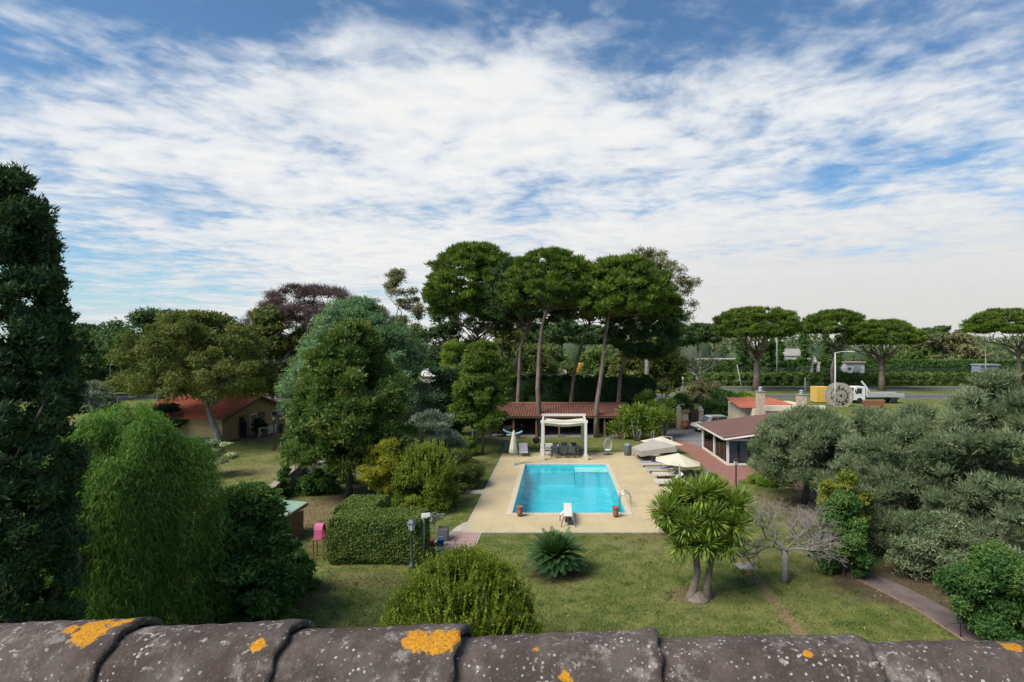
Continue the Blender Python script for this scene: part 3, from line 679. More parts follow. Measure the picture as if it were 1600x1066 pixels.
# yucca thicket by the tiled shed
for i, (x, y, s_, lab) in enumerate(((972, 686, .95, 'yucca clump nearest the tiled shed, leftmost of the far yuccas'), (996, 689, 1.15, 'tall yucca clump with brown trunks second from the tiled shed'),
        (1018, 690, .95, 'low spiky yucca in the middle of the far yucca row'), (1034, 684, 1.2, 'tallest yucca clump beside the driveway'), (1008, 676, 1.25, 'yucca clump at the back of the far yucca row'))):
    p = P(x, y); rr = random.Random(40+i); hs = []; ts_ = []
    for k_ in range(8):
        a_ = rr.random()*6.28; rad = .9*math.sqrt(rr.random()); z_ = 1.0+1.9*rr.random()
        h_ = (rad*math.cos(a_), rad*math.sin(a_), z_*s_, .9+.3*rr.random()); hs.append(h_); ts_.append(([(h_[0]*.3, h_[1]*.3, -.05), (h_[0]*.7, h_[1]*.7, h_[2]*.5), h_[:3]], [.12, .09, .07]))
    yucca(lab, p, ts_, hs, .82, 170, .085, 60+i, 'yuccas by the driveway')

# bare pale tree
def bare(name, label, base, h, R, mat, seed, r0=.12, depth=5, trunk_h=.35, up=.25, twist=.55, nb=3):
    r = random.Random(seed); t = thing(name, label, 'tree', base); mb = MB()
    def grow(p, d, ln, rad, lv):
        q = p; pts = [p]; dd = d.copy(); m_ = 4
        for i in range(m_):
            dd = (dd+Vector((r.gauss(0, .16), r.gauss(0, .16), r.gauss(0, .12)+up*.25))).normalized(); q = q+dd*(ln/m_); pts.append(q)
        mb.tube(pts, [rad*(1-.32*i/m_) for i in range(m_+1)], 6 if lv > 2 else 4)
        if lv == 0: return
        for i in range(nb if lv > 1 else nb):
            nd = (dd+Vector((r.gauss(0, twist), r.gauss(0, twist), r.gauss(0, twist*.6)+.05))).normalized()
            grow(pts[-1 if i < 2 else -2], nd, ln*(.62+.25*r.random()), rad*.66, lv-1)
    th = h*trunk_h; mb.tube([(0, 0, -.1), (.02, 0, th*.5), (0, .03, th)], [r0*1.25, r0, r0*1.05], 9)
    for i in range(7):
        a_ = i*6.28/7+r.random()*.5; grow(Vector((0, 0.02, th*.97)), Vector((math.cos(a_), math.sin(a_), .25+.5*r.random())).normalized(), R*.37, r0*.34, depth-2)
    mb.build('trunk', mat, t, True); return t
pale_bark = M('pale_bark', (.26, .235, .21), (.18, .16, .14), 7, .9, .4, 30)
bare('bare_tree', 'leafless pale grey tree with tangled crooked branches on the right lawn', B(1226, 21.7), 3.0, 2.1, pale_bark, 8, .13, 7, .42, .10, .62)

# olives and shrubs on the right
def olive(label, x, Y, R, ytop, n_, seed, mat=oliv, z0=.8, K=90, cr=.62, Lf=.17, Wf=.034, prof='mound', tr=.22, core=.4, **kw):
    return tree('olive_tree', label, 'tree', B(x, Y), prof, R, z0, zt(ytop, Y), K, cr, n_, Lf, Wf, mat, seed, tr=tr, nl=12, out=.8, spread=.7, bias=(0, 0, .6), core=core, lump=.12, shell=.75, bark=bark_dark, **kw)
olive('grey-green round olive tree with dark trunk beside the glazed veranda', 1258, 32.5, 3.55, 636, 80000, 21, z0=1.5, K=130, Lf=.20, Wf=.042)
olive('broad olive tree right of the veranda olive, its crown reaching over the path', 1425, 25.5, 3.4, 632, 95000, 22, z0=.5, K=160)
olive('largest olive tree at the right edge of the garden', 1560, 22.5, 3.2, 580, 90000, 23, z0=.6, K=160)
olive('olive tree between the veranda olive and the broad one, crown below the truck', 1372, 33.5, 3.6, 638, 44000, 24, z0=1.2, K=100, Lf=.18, Wf=.05)
tree('vine_shrub', 'yellowing leafy shrub between the two olive trees', 'bush', B(1316, 23.6), 'mound', 1.25, 1.0, zt(735, 23.6), 40, .34, 11000, .13, .075, LM('vine_leaf', [(.045, .065, .012), (.080, .100, .016), (.115, .125, .02), (.17, .15, .022)], .35), 25, tr=.05, nl=8, core=.35)
tree('evergreen_shrub', 'glossy dark evergreen shrub beside the garden path', 'bush', B(1318, 22.4), 'mound', 1.0, .05, zt(765, 22.4), 44, .36, 24000, .11, .06, deep, 26, tr=.06, nl=5, core=.66)
tree('evergreen_shrub', 'dense dark evergreen shrub in the lower right corner by the iron rail', 'bush', B(1572, 17.3), 'round', 1.55, .05, zt(858, 17.3), 70, .38, 36000, .095, .055, deep, 27, tr=.06, nl=5, core=.72)
tree('olive_sapling', 'low grey-green olive growth hanging at the path side', 'bush', B(1480, 22.0), 'mound', 1.9, .1, 2.6, 60, .5, 26000, .14, .04, oliv, 28, tr=.06, nl=6, core=.5, bias=(0, 0, .1))
tree('round_shrub', 'low rounded bright green shrub edging the brick walkway', 'bush', P(1203, 757), 'mound', 1.25, .0, .62, 30, .3, 8000, .09, .05, fresh, 29, tr=.03, nl=0, core=.7)
lav = LM('lavender_leaf', [(.11, .12, .12), (.16, .17, .17), (.21, .22, .22)], .2)
for i, (x, lab) in enumerate(((1078, 'grey lavender cushion at the left end of the row by the parasol'), (1090, 'grey lavender cushion in the middle of the row by the parasol'), (1101, 'grey lavender cushion at the right end of the row by the parasol'))):
    tree('lavender', lab, 'bush', P(x, 747), 'mound', .5, 0, .55, 12, .2, 2500, .12, .03, lav, 30+i, tr=.02, nl=0, core=.6, group='lavender row', bias=(0, 0, .6))
tree('citrus_shrub', 'small leafy shrub at the deck corner left of the twin yucca', 'bush', P(1042, 838), 'round', .62, .3, 2.0, 18, .3, 4200, .12, .07, deep, 33, tr=.04, nl=5, core=.3)
tree('lawn_shrub', 'fresh green spiky shrub behind the twin yucca', 'bush', P(1110, 772), 'mound', .9, 0, 1.2, 20, .3, 5000, .24, .04, fresh, 34, tr=.03, nl=0, core=.4, bias=(0, 0, .6))

# middle of the garden, left of the pool
Y = 34.3
tree('magnolia_tree', 'big glossy magnolia with bronze tinted top standing left of the pool', 'tree', P(545, 775), 'egg', 3.6, 1.75, zt(500, Y), 230, .66, 95000, .20, .085, magn, 41, tr=.2, nl=14, out=.9, spread=.6, bias=(0, 0, .3), core=.6, lump=.07, shell=.5)
Y = 47
tree('laurel_tree', 'round glossy green tree with slender trunk left of the closed parasol', 'tree', P(754, 711), 'egg', 2.6, 2.3, zt(532, Y), 120, .55, 42000, .20, .095, LM('laurel_leaf', [(.026, .050, .009), (.050, .080, .013), (.08, .112, .018), (.115, .14, .026)], .3, .5, .15), 42, tr=.12, nl=10, core=.6, lump=.06, out=.9, spread=.6)
tree('bamboo_clump', 'tall light green bamboo clump behind the round laurel tree', 'bamboo', B(707, 58), 'column', 1.6, 1.0, zt(520, 58), 50, .6, 14000, .34, .07, fresh, 43, tr=.06, nl=10, core=.3)
tree('holm_oak', 'dark evergreen oak behind the grey olives left of the laurel', 'tree', B(700, 53), 'round', 2.6, 1.0, zt(578, 53), 60, .8, 20000, .2, .1, darkl, 44, tr=.2, nl=6, core=.6)
olive('pale silver olive tree nearest the pool deck left side', 672, 41.5, 2.25, 642, 30000, 45, oliv2, .4, 60, .55, .19, .055)
olive('silver olive tree behind the pale one, beside the magnolia', 655, 51, 3.0, 596, 30000, 46, oliv2, .8, 60, .75, .22, .07)
olive('grey olive low against the foot of the magnolia', 628, 44, 2.0, 665, 16000, 47, oliv, .4, 40, .5, .19, .055)
tree('privet_shrub', 'yellow-green loose shrub with golden sprays in front of the magnolia', 'bush', P(604, 792), 'round', 1.25, .9, zt(688, 32), 44, .42, 15000, .15, .05, yell, 48, tr=.06, nl=10, core=.3, bias=(0, 0, .35))
pv = tree('privet_shrub', 'rounded bright green shrub beside the golden one, behind the clipped hedge', 'bush', P(668, 795), 'mound', 1.75, .2, zt(695, 31.6), 66, .48, 30000, .14, .05, bushl, 49, tr=.07, nl=8, core=.55, bias=(0, 0, .35))
shoots(pv, 1.6, .9, zt(700, 31.6), 260, .7, .13, .045, MATS['young_shoot'], 9)
tree('privet_shrub', 'dull green shrub between the bright shrub and the pale stone strip', 'bush', P(722, 762), 'mound', 1.45, .1, zt(704, 36.4), 48, .42, 16000, .15, .06, oak, 50, tr=.06, nl=5, core=.5)
tree('box_shrub', 'small bright green shrub below the laurel tree', 'bush', P(728, 712), 'mound', .95, 0, 1.6, 18, .35, 5000, .15, .08, fresh, 51, tr=.03, nl=0, core=.6)
for i, (x, y, lab) in enumerate(((738, 700, 'thin grey trunk with small crown left of the laurel'), (744, 695, 'thin grey trunk with small crown close behind the laurel'))):
    tree('young_tree', lab, 'tree', P(x, y), 'round', 1.2, 2.4, 4.6, 16, .5, 4000, .2, .1, midl, 52+i, tr=.07, nl=4, core=.3, bark=bark_grey)
tree('potted_cypress', 'small columnar conifer against the low stone wall', 'tree', P(445, 778), 'column', .32, .1, 2.2, 24, .2, 6000, .1, .045, deep, 54, tr=.04, nl=0, core=.6)
tree('ivy_bush', 'dark green ivy bush at the far end of the stone wall', 'bush', P(495, 770), 'mound', 1.2, 0, 1.4, 26, .35, 8000, .12, .08, deep, 55, tr=.03, nl=0, core=.6)
tree('ivy_bush', 'low dark bush under the magnolia crown', 'bush', P(520, 757), 'mound', 1.3, 0, 1.2, 26, .35, 7000, .12, .08, deep, 56, tr=.03, nl=0, core=.6)

# neighbour's garden on the left
p = P(345, 697); Y = p.y
tree('oak_tree', 'wide olive-brown oak with forked trunk in front of the red roofed house', 'tree', p, 'dome', 7.4, zt(618, Y), zt(488, Y), 250, .80, 72000, .22, .12, oak, 61, trunk=[(0, 0, -.1), (-.35, 0, 1.2), (-.9, .1, 2.4), (-1.5, .2, 4.2)], tr=.34, bark=bark_grey, nl=22, off=(-1.9, 0), lump=.10, core=.0, inner=.35, shell=.6)
olv = tree('variegated_tree', 'small flat-topped tree with cream edged leaves on the neighbour lawn', 'tree', P(325, 746), 'spread', 1.75, .9, 2.45, 34, .42, 9000, .14, .08, LM('cream_leaf', [(.06, .095, .05), (.13, .16, .085), (.24, .25, .15), (.34, .34, .24)], .3), 62, tr=.09, nl=10, flat=.4, trunk=[(.2, 0, -.1), (0, 0, .6), (-.2, 0, 1.3)], core=.0)
tree('dark_bush', 'nearly black evergreen bush at the left corner of the red roofed house', 'bush', P(262, 690), 'round', 2.2, .1, 3.6, 40, .6, 12000, .2, .1, darkl, 63, tr=.1, nl=3, core=.7)
olive('far grey-green rounded olive bush left of the oak', 146, 80, 3.4, 597, 12000, 64, oliv2, .3, 40, .9, .35, .12, tr=.2)
tree('stone_pine', 'dark stone pine showing above the oak crown on the left', 'tree', B(250, 85), 'umbrella', 9.0, 7.5, zt(486, 85), 70, 1.7, 16000, .6, .2, pined, 65, tr=.4, bark=bark_pine, nl=14, core=.4)
tree('stone_pine', 'dark pine just right of the big cypress', 'tree', B(125, 95), 'round', 5.5, 2.0, zt(507, 95), 60, 1.5, 14000, .6, .2, pined, 66, tr=.4, bark=bark_pine, nl=8, core=.55)
tree('holm_oak', 'dark round evergreen tree behind the street lamp on the left', 'tree', B(165, 105), 'round', 4.5, 1.5, zt(532, 105), 50, 1.4, 10000, .55, .25, midl, 67, tr=.3, nl=6, core=.5)
tree('dying_pine', 'stone pine with dead purple-brown crown behind the acacia', 'tree', B(485, 72), 'umbrella', 10.0, 9.0, zt(444, 72), 260, 1.0, 46000, .55, .06, purp, 68, tr=.4, bark=bark_pine, nl=30, flat=.6, shell=.9, core=0, bias=(0, 0, .5), out=1.0, squash=.7)
tree('poplar_tree', 'thin green tree between the oak and the acacia with pale trunk', 'tree', B(425, 66), 'round', 3.6, 3.5, zt(478, 66), 70, .95, 15000, .4, .2, oak, 69, tr=.3, bark=bark_grey, nl=10, core=.35)
Y = 50
tree('acacia_tree', 'feathery blue-green acacia with rounded crown behind the magnolia', 'tree', B(560, Y), 'dome', 6.2, 2.2, zt(466, Y), 190, 1.0, 70000, .30, .09, acac, 70, tr=.3, nl=16, lump=.10, core=.62, out=.7, spread=.9, shell=.55)
tree('eucalyptus_tree', 'thin airy eucalyptus rising left of the tall pines', 'tree', B(622, 78), 'egg', 4.2, 5, zt(420, 78), 110, .8, 18000, .42, .12, airy, 71, tr=.3, bark=bark_grey, nl=16, shell=.8, core=0, bias=(0, 0, -.2))
tree('stone_pine', 'low dark pine behind the acacia at its right', 'tree', B(690, 74), 'umbrella', 4.8, 6.5, zt(478, 74), 40, 1.1, 9000, .5, .15, pined, 72, tr=.3, bark=bark_pine, nl=10, core=.3)

# the row of tall umbrella pines beyond the pool
def pine(label, x0, y0, path, crown, Yd, seed, mat=pinel, n_=34000, tr=.27, K=330, prof='umbrella', cr=.60, nl=24):
    """trunk through image columns 'path' = [(x, y)...], crown = (xc, R in metres, y bottom, y top)"""
    base = Vector((at(x0, Yd), Yd, 0)); s_ = Yd/F
    tp = [(0, 0, -.1)]+[((x-x0)*s_, .25*math.sin(i*2.1+seed), zt(y, Yd)) for i, (x, y) in enumerate(path)]
    return tree('stone_pine', label, 'tree', base, prof, crown[1], zt(crown[2], Yd), zt(crown[3], Yd), K, cr, n_, .40, .10, mat, seed, trunk=tp, tr=tr, bark=bark_pine, nl=nl, flat=.62,
                off=((crown[0]-x0)*s_, 0), lump=.06, shell=.7, core=.0, inner=.2, under=.35, out=.9, spread=.6, bias=(0, 0, .5), sag=-.05, lr=.30, fork=tuple((np.array(tp[-1])*.45+np.array(tp[-2])*.55)))
pine('leftmost tall stone pine with the widest umbrella crown', 757, 690, [(752, 600), (750, 560), (746, 520)], (744, 6.7, 490, 381), 66, 81, K=520, n_=95000, cr=.70)
pine('stone pine with dark slanting trunk second in the tall row', 808, 690, [(809, 629), (813, 545), (826, 500)], (812, 5.2, 503, 405), 62, 82, mat=pined)
pine('dark stone pine closing the gap behind the leftmost tall pine', 786, 690, [(786, 600), (784, 545), (790, 505)], (786, 5.6, 520, 425), 74, 88, mat=pined, n_=26000, tr=.24, K=260)
pine('stone pine with wavy trunk in front of the tiled shed', 845, 680, [(840, 608), (843, 545), (847, 510), (858, 468)], (862, 5.2, 480, 391), 57, 83, n_=42000)
pine('thin leaning stone pine in the middle of the tall row', 890, 690, [(892, 629), (898, 580), (910, 534), (926, 492)], (915, 4.9, 500, 415), 66, 84, mat=pined, tr=.26, n_=20000)
pine('thick-trunked stone pine standing right of the white pergola', 932, 683, [(932, 636), (940, 580), (946, 527), (955, 472)], (974, 5.6, 494, 401), 56.5, 85, n_=56000, K=400)
pine('rightmost stone pine of the tall row with low dark crown', 966, 690, [(966, 629), (969, 587), (982, 548), (990, 520)], (1008, 4.9, 560, 448), 63, 86, mat=pined, n_=46000, K=340, prof='round')
tree('eucalyptus_tree', 'tall airy brownish eucalyptus behind the rightmost tall pines', 'tree', B(1010, 80), 'round', 6.4, zt(520, 80), zt(386, 80), 110, 1.0, 17000, .42, .12, airy, 87, tr=.4, bark=bark_grey, nl=26, shell=.85, core=0, bias=(0, 0, -.25), lump=.22)
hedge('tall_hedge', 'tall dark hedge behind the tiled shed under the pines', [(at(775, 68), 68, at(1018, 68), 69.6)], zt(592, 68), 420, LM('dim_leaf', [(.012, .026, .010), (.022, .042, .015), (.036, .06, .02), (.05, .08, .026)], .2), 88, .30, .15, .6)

# right: umbrella pines along the road
rp1 = tree('stone_pine', 'wide umbrella pine with thick forked trunk right of the bare tree by the road', 'tree', B(1182, 115), 'umbrella', 9.3, zt(526, 115), zt(481, 115), 380, .9, 60000, .55, .13, pinel, 91, trunk=[(0, 0, -.1), (.1, 0, 3.5), (0, 0, 5.5), (.3, 0, 8)], tr=.75, bark=bark_pine, nl=22, lr=.24, flat=.6, core=.15, inner=.12, under=.25, out=.9, spread=.6, bias=(0, 0, .5), fork=(0, 0, 5.6), sag=-.03, lump=.05)
rp2 = tree('stone_pine', 'second umbrella pine from the left along the road, behind the tall lamp', 'tree', B(1302, 122), 'umbrella', 7.2, zt(521, 122), zt(485, 122), 240, .85, 36000, .55, .13, pinel, 191, trunk=[(0, 0, -.1), (-.3, 0, 4), (.2, 0, 6.5), (.5, 0, 9)], tr=.42, bark=bark_pine, nl=18, lr=.3, flat=.6, core=.15, inner=.12, under=.25, out=.9, spread=.6, bias=(0, 0, .5), fork=(.2, 0, 6.6), sag=-.03, lump=.09)
dup(rp1, B(1378, 117), 4.0, 'low broad umbrella pine above the parked truck', (.86, .86, .86))
dup(rp2, B(1592, 117), 1.0, 'umbrella pine cut by the right picture edge', (1.3, 1.3, 1.0))
farp = tree('stone_pine', 'small far pine seen between the tall trunks above the hedge', 'tree', B(878, 130), 'umbrella', 6.5, zt(535, 130), zt(500, 130), 50, 1.4, 9000, .8, .3, pined, 92, tr=.4, bark=bark_pine, nl=12, core=.3, flat=.6)
dup(farp, B(836, 150), 1.4, 'far pine left of the small one between the tall trunks', 1.0)
dup(farp, B(930, 165), 2.4, 'far pine right of the small one between the tall trunks', 1.0)
dup(farp, B(1090, 170), .4, 'far pine behind the bare grey tree by the road', 1.05)
dup(farp, B(1470, 175), 3.4, 'far pine between the truck pine and the right edge pine', 1.0)
dup(farp, B(1060, 150), 4.4, 'far pine right under the brown eucalyptus', .95)
cy0 = tree('cypress_tree', 'slim cypress leftmost of the roadside cypresses', 'tree', B(1155, 138), 'column', 1.15, .1, 11.0, 60, .55, 7000, .42, .2, deep, 93, tr=.15, nl=0, core=.7, lump=.03)
for x, s_, lab in ((1163, 1.02, 'slim cypress second from the left by the road'), (1197, 1.08, 'slim cypress just right of the thick forked pine trunk'), (1207, 1.12, 'tallest slim cypress of the three right of the forked pine'), (1218, 1.05, 'rightmost of the three slim cypresses near the forked pine'),
                   (1257, 1.2, 'pointed cypress standing alone left of the white gateway'), (1290, 1.1, 'slim cypress right of the white gateway'), (1310, 1.08, 'slim cypress behind the tall white lamp')):
    dup(cy0, B(x, 138+rnd.random()*3), rnd.random()*6, lab, s_)
bare('bare_tree', 'grey leafless tree by the road left of the forked pine', B(1090, 104), 9.5, 6.0, M('grey_twig', (.16, .14, .125), (.11, .095, .085), 5, .9), 18, .3, 5, .4, .3, .5)
tree('conifer_shrub', 'drooping dark conifer mound by the driveway gate', 'bush', B(1135, 70), 'mound', 2.7, .1, zt(611, 70), 50, .8, 16000, .34, .09, deep, 94, tr=.1, nl=3, core=.6, bias=(0, 0, -.4))
tree('dry_bush', 'brownish twiggy bush above the driveway gate', 'bush', B(1100, 80), 'mound', 2.9, .1, zt(592, 80), 40, .8, 9000, .4, .1, airy, 95, tr=.1, nl=8, core=.3)
tree('gate_bush', 'green round bush behind the gate pillar', 'bush', B(1064, 72), 'mound', 1.9, .1, zt(616, 72), 30, .6, 7000, .3, .14, midl, 96, tr=.1, nl=2, core=.6)
tree('agave_bush', 'bright green bush left of the striped chimney', 'bush', B(1168, 74), 'mound', 1.6, .1, zt(612, 74), 26, .6, 6000, .34, .12, fresh, 97, tr=.1, nl=2, core=.5)
hedge('road_hedge', 'long low shaggy hedge along the far side of the road', [(at(1000, 131), 131, at(1640, 131), 133)], 2.75, 60, midl, 98, .6, .3, .5)
hedge('tall_hedge', 'long tall clipped hedge beyond the road on the right', [(at(1030, 146), 146, at(1700, 146), 148)], 5.5, 45, deep, 99, .6, .32, .25)
hedge('road_hedge', 'shaggy hedge on the near side of the road behind the left gardens', [(at(-150, 112), 112, at(470, 112), 114)], 3.0, 20, midl, 100, .7, .35, .5)
# far woodland that closes the horizon
rng = np.random.default_rng(77); LB = Leaves(); core = MB(); K = 420; clf = np.empty((K, 6))
xx = rng.uniform(-330, 330, K); yy = rng.uniform(185, 330, K)
clf[:, 0] = xx; clf[:, 1] = yy; hh = 7.0+6.5*rng.random(K)+3*np.sin(xx*.03); cr_ = 4+4*rng.random(K); clf[:, 2] = np.maximum(hh-cr_*.7, 1.5); clf[:, 3] = cr_*1.3; clf[:, 4] = cr_; clf[:, 5] = cr_*.75
sprinkle(rng, LB, clf, 70000, 1.7, .8, .3, .6, .8, (0, 0, .3), .4)
for i in range(K): core.blob((clf[i, 0], clf[i, 1], clf[i, 2]*.55), (cr_[i]*1.1, cr_[i]*.8, clf[i, 2]*.62), 8, 5, .12, i)
o = LB.build('far_woodland', LM('far_leaf', [(.040, .060, .030), (.055, .078, .036), (.085, .095, .045), (.11, .105, .055)], .2), None, core); tag(o, 'far belt of mixed trees closing the horizon', 'woodland', kind='stuff')
tree('poplar_tree', 'yellowish broad tree left of the right edge pine', 'tree', B(1478, 160), 'round', 9, 1, zt(522, 160), 60, 2.2, 9000, 1.0, .5, airy, 101, tr=.4, nl=8, core=.5)
tree('poplar_tree', 'green broad tree behind the truck pine', 'tree', B(1425, 165), 'round', 8, 1, zt(535, 165), 50, 2.2, 9000, 1.0, .5, midl, 102, tr=.4, nl=4, core=.55)
tree('poplar_tree', 'mixed green tree behind the tall trunks at left', 'tree', B(790, 100), 'round', 7, 1, zt(510, 100), 60, 1.6, 10000, .6, .25, oak, 103, tr=.4, nl=6, core=.45)
tree('poplar_tree', 'light green tree seen right of the leaning pine trunk', 'tree', B(935, 96), 'round', 4.2, 1, zt(541, 96), 40, 1.2, 8000, .5, .22, midl, 104, tr=.3, nl=4, core=.45)
tree('poplar_tree', 'dull green tree behind the rightmost tall pine', 'tree', B(1010, 92), 'round', 6, .5, zt(530, 92), 60, 1.5, 12000, .55, .22, oak, 105, tr=.3, nl=6, core=.45)
tree('poplar_tree', 'dull green tree left of the wavy pine trunk behind the hedge', 'tree', B(860, 105), 'round', 5.5, .5, zt(540, 105), 40, 1.4, 8000, .55, .22, midl, 106, tr=.3, nl=6, core=.45)

# ------------------------------------------------------------------ objects around the pool
white = M('white_paint', (.62, .60, .55), (.55, .53, .49), 2, .5)
cream = M('cream_canvas', (.56, .50, .39), (.51, .46, .35), 2, .85, .15, 60)
beige = M('beige_canvas', (.33, .30, .265), (.29, .265, .235), 2, .85, .15, 60)
greyf = M('grey_fabric', (.34, .35, .37), (.28, .29, .31), 4, .8)
dgrey = M('dark_metal', (.045, .048, .052), (.06, .062, .066), 5, .45, metal=.3)
iron = M('lantern_iron', (.10, .125, .145), (.075, .095, .11), 6, .5, metal=.3)
blackm = M('black_metal', (.02, .02, .022), (.03, .03, .03), 5, .5)
chrome = M('chrome', (.62, .63, .64), (.55, .56, .57), 3, .18, metal=1)
terra = M('terracotta', (.28, .115, .065), (.21, .085, .05), 5, .85, .3, 30)
wood = M('brown_wood', (.13, .075, .045), (.19, .11, .065), 4, .75, .3, 25, stretch=(1, 1, 4))
glass_m = bpy.data.materials.new('window_glass'); glass_m.use_nodes = True; n = NT(glass_m.node_tree); n.n.remove(n.n['Principled BSDF'])
tr = n.new('ShaderNodeBsdfTransparent'); tr.inputs[0].default_value = (.80, .88, .88, 1); gl = n.new('ShaderNodeBsdfGlossy'); gl.inputs['Roughness'].default_value = .03
fr = n.new('ShaderNodeFresnel'); fr.inputs[0].default_value = 1.5; mx = n.new('ShaderNodeMixShader')
n.l.new(fr.outputs[0], mx.inputs[0]); n.l.new(tr.outputs[0], mx.inputs[1]); n.l.new(gl.outputs[0], mx.inputs[2]); n.l.new(mx.outputs[0], n.n['Material Output'].inputs[0])
dglass = M('dark_glass', (.02, .025, .03), (.03, .035, .04), 2, .08, spec=.6)

# white pergola with slack awning
pz = thing('pergola', 'white square pergola with sagging cream awning at the far end of the pool', 'pergola', (at(881.5, 45.1), 45.1, .03))
PW, PDp, PH = 3.62, 3.1, zt(661, 45.1)-.03
for sx in (-1, 1):
    for y_ in (0, PDp):
        po = MB().box((sx*(PW/2-.1), y_, PH/2), (.20, .20, PH)).build('post', white, pz, bevel=.01)
        MB().box((sx*(PW/2-.1), y_, .21), (.38, .38, .42), taper=.9).build('planter_base', cream, po, bevel=.015)
for y_ in (0, PDp): MB().box((0, y_, PH+(.095 if y_ == 0 else .26)), (PW+.12, .15, .20)).build('beam', white, pz, bevel=.01)
for sx in (-1, 1): MB().box((sx*(PW/2-.1), PDp/2, PH+.09), (.13, PDp-.16, .17)).build('beam', white, pz, bevel=.01)
for k_ in range(3):
    mb = MB(); vs = []; fs = []; m_ = 12
    x0, x1 = -PW/2+.22+k_*(PW-.44)/3, -PW/2+.22+(k_+1)*(PW-.44)/3
    y0, y1 = .12, PDp-.12
    for i in range(m_+1):
        for j in range(m_+1):
            u_, v_ = i/m_, j/m_; vs.append((-PW/2+.2+(PW-.4)*u_, y0+(y1-y0)*(k_+v_)/3, PH-.02-.26*math.sin(math.pi*v_)-.10*math.sin(math.pi*u_)+.02*math.sin(9*u_)))
    for i in range(m_):
        for j in range(m_): q = i*(m_+1)+j; fs.append((q, q+1, q+m_+2, q+m_+1))
    mb.add(vs, fs); mb.build('awning', cream, pz, True)
# dining table and chairs below it
tb = thing('dining_table', 'long dark grey dining table under the white pergola', 'table', (at(884, 46.8), 46.8, .03))
MB().box((0, 0, .73), (2.5, 1.0, .05)).build('tabletop', dgrey, tb, bevel=.01)
for sx in (-1, 1):
    for sy in (-1, 1): MB().box((sx*1.12, sy*.4, .353), (.07, .07, .705)).build('leg', dgrey, tb)
tag(MB().lathe([(.05, 0), (.07, .05), (.05, .16), (.03, .2)], n=10).build('white_vase', white, None, True, (at(872, 46.8), 46.8, .788)), 'small white vase on the left half of the dining table', 'vase')
tag(MB().lathe([(.05, 0), (.08, .06), (.06, .14), (.04, .18)], n=10).build('white_vase', white, None, True, (at(892, 46.8), 46.8, .788)), 'small white vase on the right half of the dining table', 'vase')
def chair(name, label, loc, rz, fab, group=None):
    t = thing(name, label, 'chair', loc, rz, group)
    MB().box((0, 0, .44), (.50, .48, .05)).build('seat', fab, t, bevel=.012); MB().box((0, .235, .70), (.50, .035, .46), rx=-.12).build('backrest', fab, t, bevel=.012)
    for sx in (-1, 1):
        for sy in (-1, 1): MB().tube([(sx*.22, sy*.2, .42), (sx*.24, sy*.23, 0)], .016, 6).build('leg', dgrey, t)
        MB().tube([(sx*.25, .24, .64), (sx*.27, -.2, .64), (sx*.26, -.22, .42)], .016, 6).build('armrest', dgrey, t)
    return t
ch = chair('garden_chair', 'grey garden chair at the near side of the dining table, leftmost', (at(866, 46.0), 45.95, .03), math.pi, M('charcoal_weave', (.075, .082, .095), (.06, .066, .076), 8, .8), 'chairs round the dining table')
for x, y_, rz, lab in ((881, 45.95, math.pi, 'grey garden chair at the near side of the dining table, in the middle'), (894, 45.95, math.pi, 'grey garden chair at the near side of the dining table, rightmost'),
                       (868, 47.6, 0, 'grey garden chair behind the dining table, leftmost'), (882, 47.6, 0, 'grey garden chair behind the dining table, in the middle'), (896, 47.6, 0, 'grey garden chair behind the dining table, rightmost'),
                       (855.5, 46.8, math.pi/2, 'grey garden chair at the left head of the dining table'), (911, 46.8, -math.pi/2, 'grey garden chair at the right head of the dining table')):
    dup(ch, (at(x, y_), y_, .03), rz+rnd.uniform(-.15, .15), lab)
# outdoor sofa behind the table, left
sf = thing('garden_sofa', 'pale grey garden sofa behind the left end of the dining table', 'sofa', (at(858, 48.0), 47.9, .03))
MB().box((0, 0, .22), (1.5, .75, .40)).build('base', white, sf, bevel=.02); MB().box((0, .33, .6), (1.5, .14, .4)).build('backrest', white, sf, bevel=.03); MB().box((0, -.05, .47), (1.4, .6, .1)).build('cushion', greyf, sf, bevel=.03)

# closed parasol
def at_deck(x, y): p = P(x, y); p.z = .03; return p
cp = thing('closed_parasol', 'cream parasol folded shut at the far left corner of the pool', 'parasol', at_deck(803, 727))
MB().tube([(0, 0, 0), (0, 0, 2.6)], .025, 8).build('pole', white, cp); MB().lathe([(.26, 0), (.26, .05), (.06, .08), (.04, .25)], n=16).build('base', greyf, cp, True)
mb = MB(); vs = []; fs = []; rows = [(.05, 2.62), (.10, 2.4), (.17, 1.9), (.24, 1.35), (.29, .95), (.22, .88)]; m_ = 24
for r_, z_ in rows:
    for j in range(m_): a_ = 6.283*j/m_; q = r_*(1+.22*math.cos(8*a_)); vs.append((q*math.cos(a_)-.03*(2.6-z_), q*math.sin(a_), z_))
for i in range(len(rows)-1):
    for j in range(m_): fs.append((i*m_+j, (i+1)*m_+j, (i+1)*m_+(j+1) % m_, i*m_+(j+1) % m_))
mb.add(vs, fs); mb.build('canopy', cream, cp, True)

